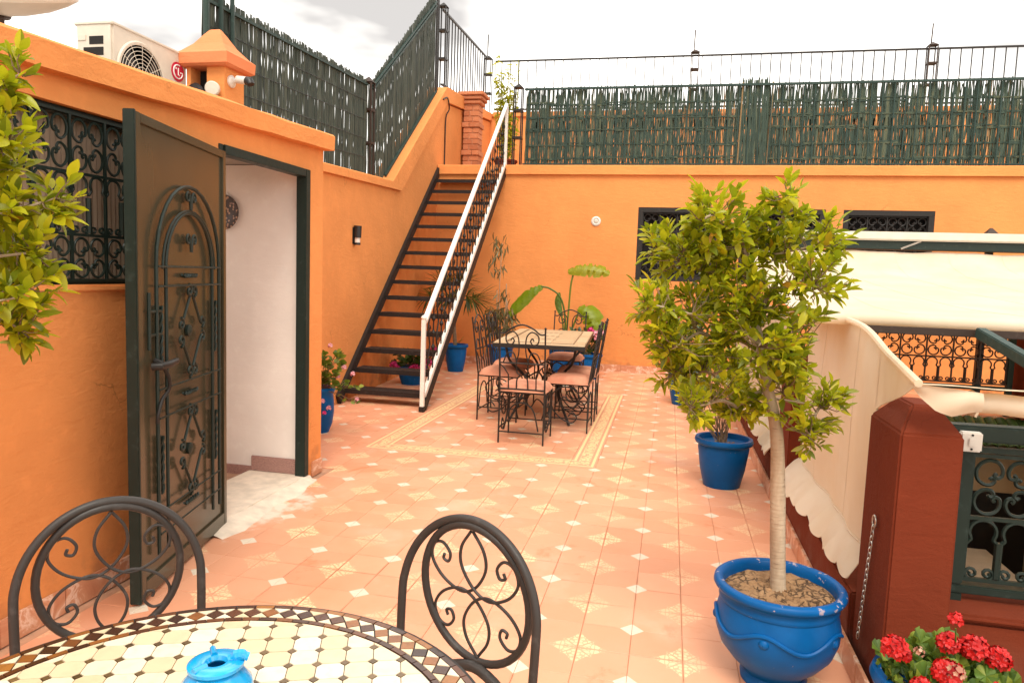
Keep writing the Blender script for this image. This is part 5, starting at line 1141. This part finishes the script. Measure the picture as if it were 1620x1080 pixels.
# --- tree in the big blue pot
pt = thing('potted_ficus', (.445, 2.69, 0), 'ficus tree on a bare trunk in a large bulbous blue pot in front', 'potted tree')
PP = [(.0, .0), (.115, .0), (.118, .02), (.105, .035), (.115, .05), (.155, .085), (.195, .135), (.214, .19), (.217, .235), (.208, .275), (.203, .295), (.209, .303), (.207, .312), (.203, .325), (.208, .335), (.224, .342), (.230, .352), (.228, .364), (.218, .372), (.204, .371), (.196, .362), (.193, .345), (.19, .30), (0, .28)]
pot_mesh(pt, (.445, 2.69, 0), PP, 'blue', .338, .194, 64)
mb = MB(); NS = 5; prev = []
for k in range(160):
    a_ = 2*pi*k/160; s_ = abs(cos(a_*NS/2)); z = .205+.045*(s_**2); r = float(np.interp(z, [.135, .19, .235, .275], [.195, .214, .217, .208]))+.002; prev.append((.445+r*cos(a_-1.9), 2.69+r*sin(a_-1.9), z))
mb.tube(prev, .0075, 7, True); mb.build('rope_relief', M['blue'], pt)
for k in range(NS):
    a_ = 2*pi*k/NS-1.9; mb = MB(); mb.lathe([(0, .014), (.010, .012), (.018, .004), (.019, -.004)], 16, (.445+.212*cos(a_), 2.69+.212*sin(a_), .222), (cos(a_), sin(a_), 0)); mb.build('boss', M['blue'], pt)
lobes = [(0.14, 1.66, 0.135), (0.366, 1.66, 0.125), (0.487, 1.585, 0.119), (0.039, 1.524, 0.155), (0.262, 1.486, 0.203), (0.468, 1.448, 0.131), (-0.055, 1.359, 0.107), (0.098, 1.272, 0.179), (0.321, 1.238, 0.191), (0.011, 1.198, 0.107), (0.176, 1.09, 0.145), (0.409, 1.059, 0.12), (0.572, 1.002, 0.107), (0.515, 0.906, 0.084), (0.103, 1.735, 0.065), (0.371, 1.755, 0.06), (0.528, 1.66, 0.055), (-0.054, 1.568, 0.084), (0.442, 1.199, 0.095), (-.03, 1.27, .10), (.03, 1.10, .09), (.09, 1.0, .09), (.27, .98, .09), (.25, 1.60, .13), (.26, 1.36, .14)]
ficus(pt, [(.445, 2.70, .32), (.432, 2.70, .5), (.418, 2.70, .72), (.40, 2.70, .92), (.355, 2.71, 1.1), (.31, 2.72, 1.3), (.27, 2.72, 1.5), (.24, 2.72, 1.62)], .027, lobes, 2.72, .26, 720, 3, .047, 295)
# --- tree at the left edge (its pot is out of view)
lt = thing('potted_ficus', (-2.12, 1.40, 0), 'leafy ficus crown cut by the left edge beside the window', 'potted tree')
P2_ = [(r*.85, z*.9) for r, z in PP]; pot_mesh(lt, (-2.12, 1.40, 0), P2_, 'blue', .30, .165)
lob2 = [(-1.811, 1.96, 0.07), (-1.903, 1.821, 0.117), (-1.796, 1.767, 0.085), (-1.768, 1.626, 0.085), (-1.868, 1.589, 0.117), (-1.795, 1.464, 0.09), (-1.898, 1.369, 0.117), (-1.777, 1.337, 0.085), (-1.858, 1.241, 0.075), (-2.044, 1.641, 0.2), (-2.057, 1.363, 0.167), (-1.987, 1.929, 0.13)]
ficus(lt, [(-2.12, 1.40, .28), (-2.12, 1.43, .7), (-2.09, 1.55, 1.1), (-2.03, 1.68, 1.5), (-1.99, 1.74, 1.8)], .026, lob2, 1.74, .15, 270, 9, .056, 290, (.35, -.2, .45))

# --- other pots
def cone_pot(r0, r1, h, lip=.018): return [(0, 0), (r0, 0), (r0+.004, .012), (r0+.3*(r1-r0)+.012, h*.35), (r1-.008, h*.80), (r1-.012, h*.86), (r1+lip*.6, h*.89), (r1+lip, h*.94), (r1+lip*.6, h), (r1-.012, h), (r1-.02, h*.9), (0, h*.86)]
def shrub(parent, tips, m, L_, ratio, n_leaf, single=0, spread=.9, droop=.15, base=None, stem='twig', rs=.002, name='leaf', mass='foliage', up=.3):
    tw = MB(); mats = []
    for tip in tips:
        tip = Vector(tip); b = Vector(base)+Vector((rnd(-.03, .03), rnd(-.03, .03), 0)); mid = b+(tip-b)*.5+Vector((rnd(-.02, .02), rnd(-.02, .02), .06*(tip-b).length)); tw.tube(catmull([b, mid, tip], 4), rs, 4)
        ax = ((tip-mid).normalized()+Vector((0, 0, up))).normalized(); q1 = ax.orthogonal().normalized(); q2 = ax.cross(q1); a0 = rnd(0, 6)
        for i in range(n_leaf):
            f_ = i/n_leaf; a_ = a0+i*2.4; dr = (ax+(q1*cos(a_)+q2*sin(a_))*(.4+spread*f_)).normalized(); s_ = rnd(.75, 1.25); pp = tip+(mid-tip)*f_*rnd(.2, .7); mats.append(orient(pp, dr, rnd(-.8, .8)) @ Matrix.Diagonal((s_, s_, s_, 1)))
    tw.build('stems', M[stem], parent, kind='stuff'); put_leaves(parent, mats, leaf_geo(L_, L_*ratio, .2, droop), m, name, single, massname=mass)
def flower_head(parent, c, r, m, n=26, name='flower', pr=.5):
    c = Vector(c); mb = MB()
    for k in range(n):
        y = 1-1.55*(k+.5)/n; rad = sqrt(max(0, 1-y*y)); a_ = k*2.4; d = Vector((rad*cos(a_), rad*sin(a_), y)); p = c+d*r*rnd(.7, 1.05); q1 = d.orthogonal().normalized(); q2 = d.cross(q1); rr = r*pr*rnd(.8, 1.2); o = len(mb.v); th0 = rnd(0, 6)
        mb.v.append(tuple(p-d*rr*.25)); 
        for i in range(10):
            b_ = th0+2*pi*i/10; rk = rr*(1 if i % 2 else .74); mb.v.append(tuple(p+(q1*cos(b_)+q2*sin(b_))*rk+d*(.18 if i % 2 else -.05)*rr))
        mb.f += [(o, o+1+i, o+1+(i+1) % 10) for i in range(10)]
    return mb.build(name, M[m], parent, smooth=False)
random.seed(31)
# second pot on the right with a small ficus
p2 = thing('potted_shrub', (.43, 5.25, 0), 'tapered blue pot with a small leafy shrub beside the parapet, behind the tree', 'potted plant')
pot_mesh(p2, (.43, 5.25, 0), cone_pot(.125, .185, .345), 'blue', .30, .165)
tips = [(.43+rnd(-.34, .16), 5.25+rnd(-.2, .2), rnd(.42, 1.1)) for _ in range(30)]
shrub(p2, tips, 'leaf', .075, .48, 15, 60, base=(.42, 5.25, .30), rs=.004)
p3 = thing('potted_shrub', (.23, 8.6, 0), 'blue pot mostly hidden behind the tree crown near the back wall', 'potted plant')
pot_mesh(p3, (.23, 8.6, 0), cone_pot(.14, .21, .42), 'blue', .36, .18)
shrub(p3, [(.23+rnd(-.2, .25), 8.6+rnd(-.2, .2), rnd(.55, 1.0)) for _ in range(30)], 'leaf_dark', .09, .45, 7, 0, base=(.23, 8.6, .36), rs=.004)
# corner geranium by the annex end
p4 = thing('potted_geranium', (-2.98, 5.8, 0), 'tall blue pot with trailing pink geranium at the annex corner', 'potted plant')
pot_mesh(p4, (-2.98, 5.8, 0), [(0, 0), (.085, 0), (.09, .015), (.115, .08), (.128, .18), (.125, .28), (.118, .34), (.130, .36), (.138, .385), (.132, .40), (.115, .40), (.108, .36), (0, .35)], 'blue', .36, .105)
shrub(p4, [(-2.95+rnd(-.12, .22), 5.75+rnd(-.15, .12), rnd(.42, .72)) for _ in range(26)], 'leaf_gran', .055, 1.0, 5, 30, base=(-2.98, 5.8, .37), rs=.003)
shrub(p4, [(-2.98+.30+rnd(-.05, .12), 5.72+rnd(-.08, .08), rnd(.22, .46)) for _ in range(9)], 'leaf_gran', .045, 1.0, 3, 0, base=(-2.95, 5.78, .38), rs=.0028, mass='trailing_foliage')
for c in [(-2.70, 5.7, .60), (-2.62, 5.7, .55), (-2.76, 5.7, .52), (-2.88, 5.66, .30), (-2.83, 5.68, .24), (-2.92, 5.66, .36), (-2.58, 5.7, .33), (-2.84, 5.72, .78)]: flower_head(p4, c, .020, 'p_pink', 9, pr=.7)
flower_head(p4, (-2.86, 5.66, .20), .018, 'p_mag', 8, pr=.7)
# magenta flowers under the stairs
p5 = thing('potted_flowers', (-3.18, 8.7, 0), 'squat blue pot with magenta flowers standing under the stairs', 'potted plant')
pot_mesh(p5, (-3.18, 8.7, 0), cone_pot(.13, .19, .235), 'blue', .2, .17)
shrub(p5, [(-3.18+rnd(-.22, .22), 8.7+rnd(-.2, .2), rnd(.24, .42)) for _ in range(46)], 'leaf_dark', .06, .8, 6, 0, base=(-3.18, 8.7, .21), rs=.003)
for c in [(-3.36, 8.52, .25), (-3.06, 8.5, .24), (-2.98, 8.52, .24), (-3.0, 8.55, .19), (-2.93, 8.6, .30), (-2.90, 8.62, .42), (-3.32, 8.52, .22), (-3.1, 8.5, .22), (-2.87, 8.62, .46)]: flower_head(p5, c, .05, 'p_mag', 14, pr=.55)
# palm pot behind the stairs
p6 = thing('potted_palm', (-3.02, 10.1, 0), 'blue pot with a dark fan palm behind the stairs', 'potted plant')
pot_mesh(p6, (-3.02, 10.1, 0), cone_pot(.11, .165, .40), 'blue', .35, .145)
mb = MB(); mb.tube(catmull([(-3.03, 10.1, .34), (-3.08, 10.15, .7), (-3.14, 10.2, 1.05)], 5), .03, 8); mb.build('stem', M['twig'], p6)
def blade(mb, p, d, L_, wd, droop=.3, n=5):
    M_ = orient(p, d, rnd(-.4, .4)); V, F = leaf_geo(L_, wd, .3, droop, n); o = len(mb.v); mb.v += [tuple(M_ @ Vector(v)) for v in V]; mb.f += [tuple(i+o for i in f) for f in F]
for k in range(15):
    a_ = k*2.4; el = rnd(-.2, 1.1); d = Vector((cos(a_)*cos(el), sin(a_)*cos(el), sin(el))); pa = Vector((-3.14, 10.2, 1.03)); pb = pa+d*rnd(.22, .36); mb = MB(); mb.tube([pa, pb], .006, 5)
    q1 = d.orthogonal().normalized(); q2 = d.cross(q1)
    for i in range(13):
        b_ = -1.35+2.7*i/12; blade(mb, pb, d*cos(b_)+q1*sin(b_), rnd(.24, .34), .026, .35)
    mb.build('frond', M['leaf_dark'], p6)
mb = MB(); pb = Vector((-2.72, 10.2, 1.06)); mb.tube(catmull([(-3.12, 10.2, 1.0), (-2.95, 10.2, 1.1), tuple(pb)], 5), .006, 5)
for i in range(15): b_ = -1.0+2.0*i/14; blade(mb, pb-Vector((.06, 0, 0)), Vector((cos(b_), 0, sin(b_)*.8-.02)), rnd(.30, .42), .03, .15)
mb.build('frond', M['leaf_dark'], p6)
mb = MB(); mb.tube(catmull([(-3.02, 10.0, .36), (-2.96, 10.0, .44), (-2.90, 9.98, .47)], 4), .004, 4); blade(mb, (-2.92, 9.98, .45), (.3, 0, 1), .1, .03); blade(mb, (-2.95, 9.98, .42), (.5, 0, .8), .09, .03); mb.build('shoot', M['leaf_gran'], p6)
# thin drooping tree with canes
p7 = thing('potted_sapling', (-2.45, 10.55, 0), 'thin drooping dry sapling tied to canes in a pot beside the dining table', 'potted plant')
pot_mesh(p7, (-2.45, 10.55, 0), cone_pot(.13, .19, .38), 'blue', .33, .165)
for k, (x, z) in enumerate(((-2.52, 1.2), (-2.40, 1.3), (-2.36, 1.05), (-2.50, 1.9))):
    mb = MB(); mb.tube(catmull([(-2.45+rnd(-.05, .05), 10.55, .33), (x, 10.55, z*.6), (x+rnd(-.02, .02), 10.55, z)], 5), .008 if k < 3 else .006, 6); mb.build('cane', M['bark'], p7)
def droopers(n, cx_, rx_, z0, z1, L_, yy=10.5):
    mats = []
    for _ in range(n):
        a_ = rnd(0, 6.28); d = Vector((cos(a_)*.6, sin(a_)*.4, rnd(-1.2, -.1))); mats.append(orient((cx_+rnd(-rx_, rx_), yy+rnd(-.12, .12), rnd(z0, z1)), d, rnd(-1, 1)) @ Matrix.Diagonal((1, rnd(.7, 1.2), 1, 1)))
    return mats
ml = droopers(260, -2.46, .2, .55, .95, .14)+droopers(34, -2.52, .12, 1.45, 1.72, .14)+droopers(40, -2.50, .10, 1.75, 2.05, .12)+droopers(24, -2.42, .1, 1.0, 1.25, .12)
put_leaves(p7, ml, leaf_geo(.13, .026, .2, .3), 'leaf_dry', 'leaf', 0)
# strelitzia / banana
p8 = thing('potted_banana', (-1.5, 10.5, 0), 'banana plant with three broad bright leaves behind the dining table', 'potted plant')
pot_mesh(p8, (-1.5, 10.5, 0), cone_pot(.15, .21, .42), 'blue', .37, .18)
def big_leaf(parent, stem, ctr, wd, m='leaf_ban', torn=0):
    mb = MB(); mb.tube(catmull(stem, 6), .013, 8); o_ = mb.build('leaf_stalk', M['leaf_gran'], parent)
    C_ = catmull(ctr, 6); n = len(C_); mb = MB(); G = []
    for i, p in enumerate(C_):
        t_ = i/(n-1); tg = (C_[min(n-1, i+1)]-C_[max(0, i-1)]).normalized(); s_ = tg.cross(Vector((0, -.8, .6))).normalized(); up = s_.cross(tg); w_ = wd*(sin(pi*min(1, t_*.93+.05))**.6); nl_, nr_ = (random.choice((1, 1, .97, .93, .6)) for _ in range(2))
        G.append([p+s_*w_*q*((nl_ if q < 0 else nr_) if torn and .1 < t_ < .9 else 1)+up*(.35*abs(q)*w_*(-1 if abs(q) > .6 else .6)+.006*sin(i*1.7+q*4)) for q in (-1, -.7, -.35, 0, .35, .7, 1)])
    mb.sheet(G, .002); mb.build('banana_leaf', M[m], parent, ang=60)
big_leaf(p8, [(-1.5, 10.5, .37), (-1.48, 10.5, .8), (-1.56, 10.5, 1.12), (-1.72, 10.5, 1.25), (-1.86, 10.5, 1.28)], [(-1.84, 10.5, 1.285), (-1.98, 10.48, 1.22), (-2.12, 10.46, 1.08), (-2.25, 10.44, .93), (-2.30, 10.43, .82)], .105, 'leaf_ban', 1)
big_leaf(p8, [(-1.47, 10.5, .37), (-1.44, 10.5, .9), (-1.42, 10.5, 1.3), (-1.385, 10.5, 1.50)], [(-1.47, 10.5, 1.515), (-1.30, 10.48, 1.56), (-1.12, 10.46, 1.565), (-.97, 10.45, 1.54), (-.86, 10.44, 1.49)], .13, 'leaf_yel', 1)
big_leaf(p8, [(-1.45, 10.48, .37), (-1.36, 10.45, .7), (-1.27, 10.42, .95)], [(-1.29, 10.42, .98), (-1.17, 10.38, .97), (-1.06, 10.34, .86), (-1.0, 10.3, .68), (-.98, 10.28, .52)], .16, 'leaf_ban', 1)
big_leaf(p8, [(-1.5, 10.55, .37), (-1.52, 10.58, .7), (-1.55, 10.6, .85)], [(-1.55, 10.6, .85), (-1.6, 10.62, .98), (-1.62, 10.62, 1.1), (-1.6, 10.62, 1.2)], .05, 'leaf_gran')
p9 = thing('potted_flowers', (-1.1, 10.2, 0), 'pot with dark leaves and pink purple flowers behind the right dining chairs', 'potted plant')
pot_mesh(p9, (-1.1, 10.2, 0), cone_pot(.14, .2, .36), 'blue', .31, .17)
shrub(p9, [(-1.1+rnd(-.26, .2), 10.2+rnd(-.2, .2), rnd(.38, .68)) for _ in range(46)], 'leaf_dark', .08, .6, 6, 0, base=(-1.1, 10.2, .31), rs=.003)
for c, m_ in [((-.98, 10.0, .66), 'p_pink'), ((-.95, 10.0, .60), 'p_pink'), ((-1.18, 10.0, .60), 'p_mag'), ((-1.26, 10.0, .62), 'p_mag'), ((-1.05, 10.0, .70), 'p_mag'), ((-.92, 10.02, .68), 'p_pink')]: flower_head(p9, c, .05, m_, 12, pr=.55)
# geranium pot in the right foreground
p10 = thing('potted_geranium', (.80, 2.19, 0), 'red geraniums with round green leaves in a blue pot at the lower right corner', 'potted plant')
pot_mesh(p10, (.80, 2.19, 0), cone_pot(.105, .15, .34), 'blue', .30, .13)
mats = []; tw = MB()
def fanleaf():
    V = [(0, 0, 0)]; n = 20
    for k in range(n+1): a_ = radians(-65)+radians(310)*k/n; r = .033*(1+.045*cos(k*pi*.8)); V.append((r*cos(a_), .026+r*sin(a_), .007+.006*cos(k*pi*.8)))
    V.append((0, .024, -.002)); c = len(V)-1
    return V, [(c, k, k+1) for k in range(1, n+1)]+[(c, 0, 1), (c, n+1, 0)]
for k in range(95):
    a_ = rnd(0, 6.28); r = .165*sqrt(random.random()); z = .285+.11*(1-(r/.215)**2)+rnd(-.05, .015); p = (.825+r*cos(a_)*.95, 2.19+r*sin(a_)*.85, z); d = Vector((cos(a_)*.6+rnd(-.3, .3), .35+rnd(-.3, .4), rnd(.5, .95))); s_ = rnd(.7, 1.25); mats.append(orient(p, d, rnd(-.5, .5)) @ Matrix.Diagonal((s_, s_, s_, 1))); tw.tube([(.8, 2.19, .3), p], .0018, 4)
tw.build('stems', M['leaf_gran'], p10, kind='stuff'); put_leaves(p10, mats, fanleaf(), 'leaf_gran', 'leaf', 95)
for (px_, pz_, py_, r) in [(.665, .445, 2.12, .035), (.79, .415, 2.08, .038), (.815, .46, 2.16, .031), (.885, .45, 2.17, .038), (.945, .43, 2.17, .033), (.72, .375, 2.05, .030), (.70, .42, 2.14, .020), (.915, .38, 2.08, .024), (.84, .375, 2.06, .02)]:
    flower_head(p10, (px_, py_, pz_), r, 'p_red', 62, pr=.36); mb = MB(); mb.tube([(px_, py_, pz_-.01), (.80, 2.19, .3)], .002, 4); mb.build('flower_stem', M['leaf_gran'], p10)
mb = MB(); mb.tube(catmull([(.83, 2.15, .42), (.825, 2.14, .48), (.818, 2.13, .52)], 4), .0022, 5); mb.build('flower_stem', M['leaf_gran'], p10); flower_head(p10, (.816, 2.13, .545), .018, 'p_red', 14, pr=.55)
flower_head(p10, (.80, 2.05, .435), .022, 'p_dry', 14, pr=.4); flower_head(p10, (.725, 2.11, .45), .015, 'p_dry', 12, pr=.4)
# bamboo on the upper terrace
p11 = thing('bamboo_plant', (-2.9, 12.4, 3.06), 'pale yellow green bamboo on the upper terrace beside the stair top', 'plant')
pot_mesh(p11, (-2.9, 12.4, 3.06), cone_pot(.13, .19, .34), 'red', .29, .165)
tw = MB(); mats = []
for k in range(22):
    x = -2.92+rnd(-.16, .22); y = 12.4+rnd(-.12, .12); h = rnd(.8, 1.9); tp_ = Vector((x+rnd(-.1, .12), y+rnd(-.05, .05), 3.2+h)); tw.tube(catmull([(-2.9+rnd(-.05, .05), 12.4, 3.34), (x, y, 3.3+h*.5), tuple(tp_)], 4), .006, 5)
    for i in range(26):
        f_ = rnd(.15, 1.0); a_ = rnd(0, 6.28); pp = Vector((-2.9+(x-(-2.9))*f_, y, 3.3+h*f_)); mats.append(orient(tuple(pp+Vector((rnd(-.05, .05), rnd(-.05, .05), 0))), (cos(a_), sin(a_), rnd(-.7, .5)), rnd(-.8, .8)))
tw.build('canes', M['leaf_yel'], p11, kind='stuff'); put_leaves(p11, mats, leaf_geo(.13, .034, .2, .25), 'leaf_yel', 'leaf', 0)

for o in bpy.data.objects:
    if '_o' in o: del o['_o']
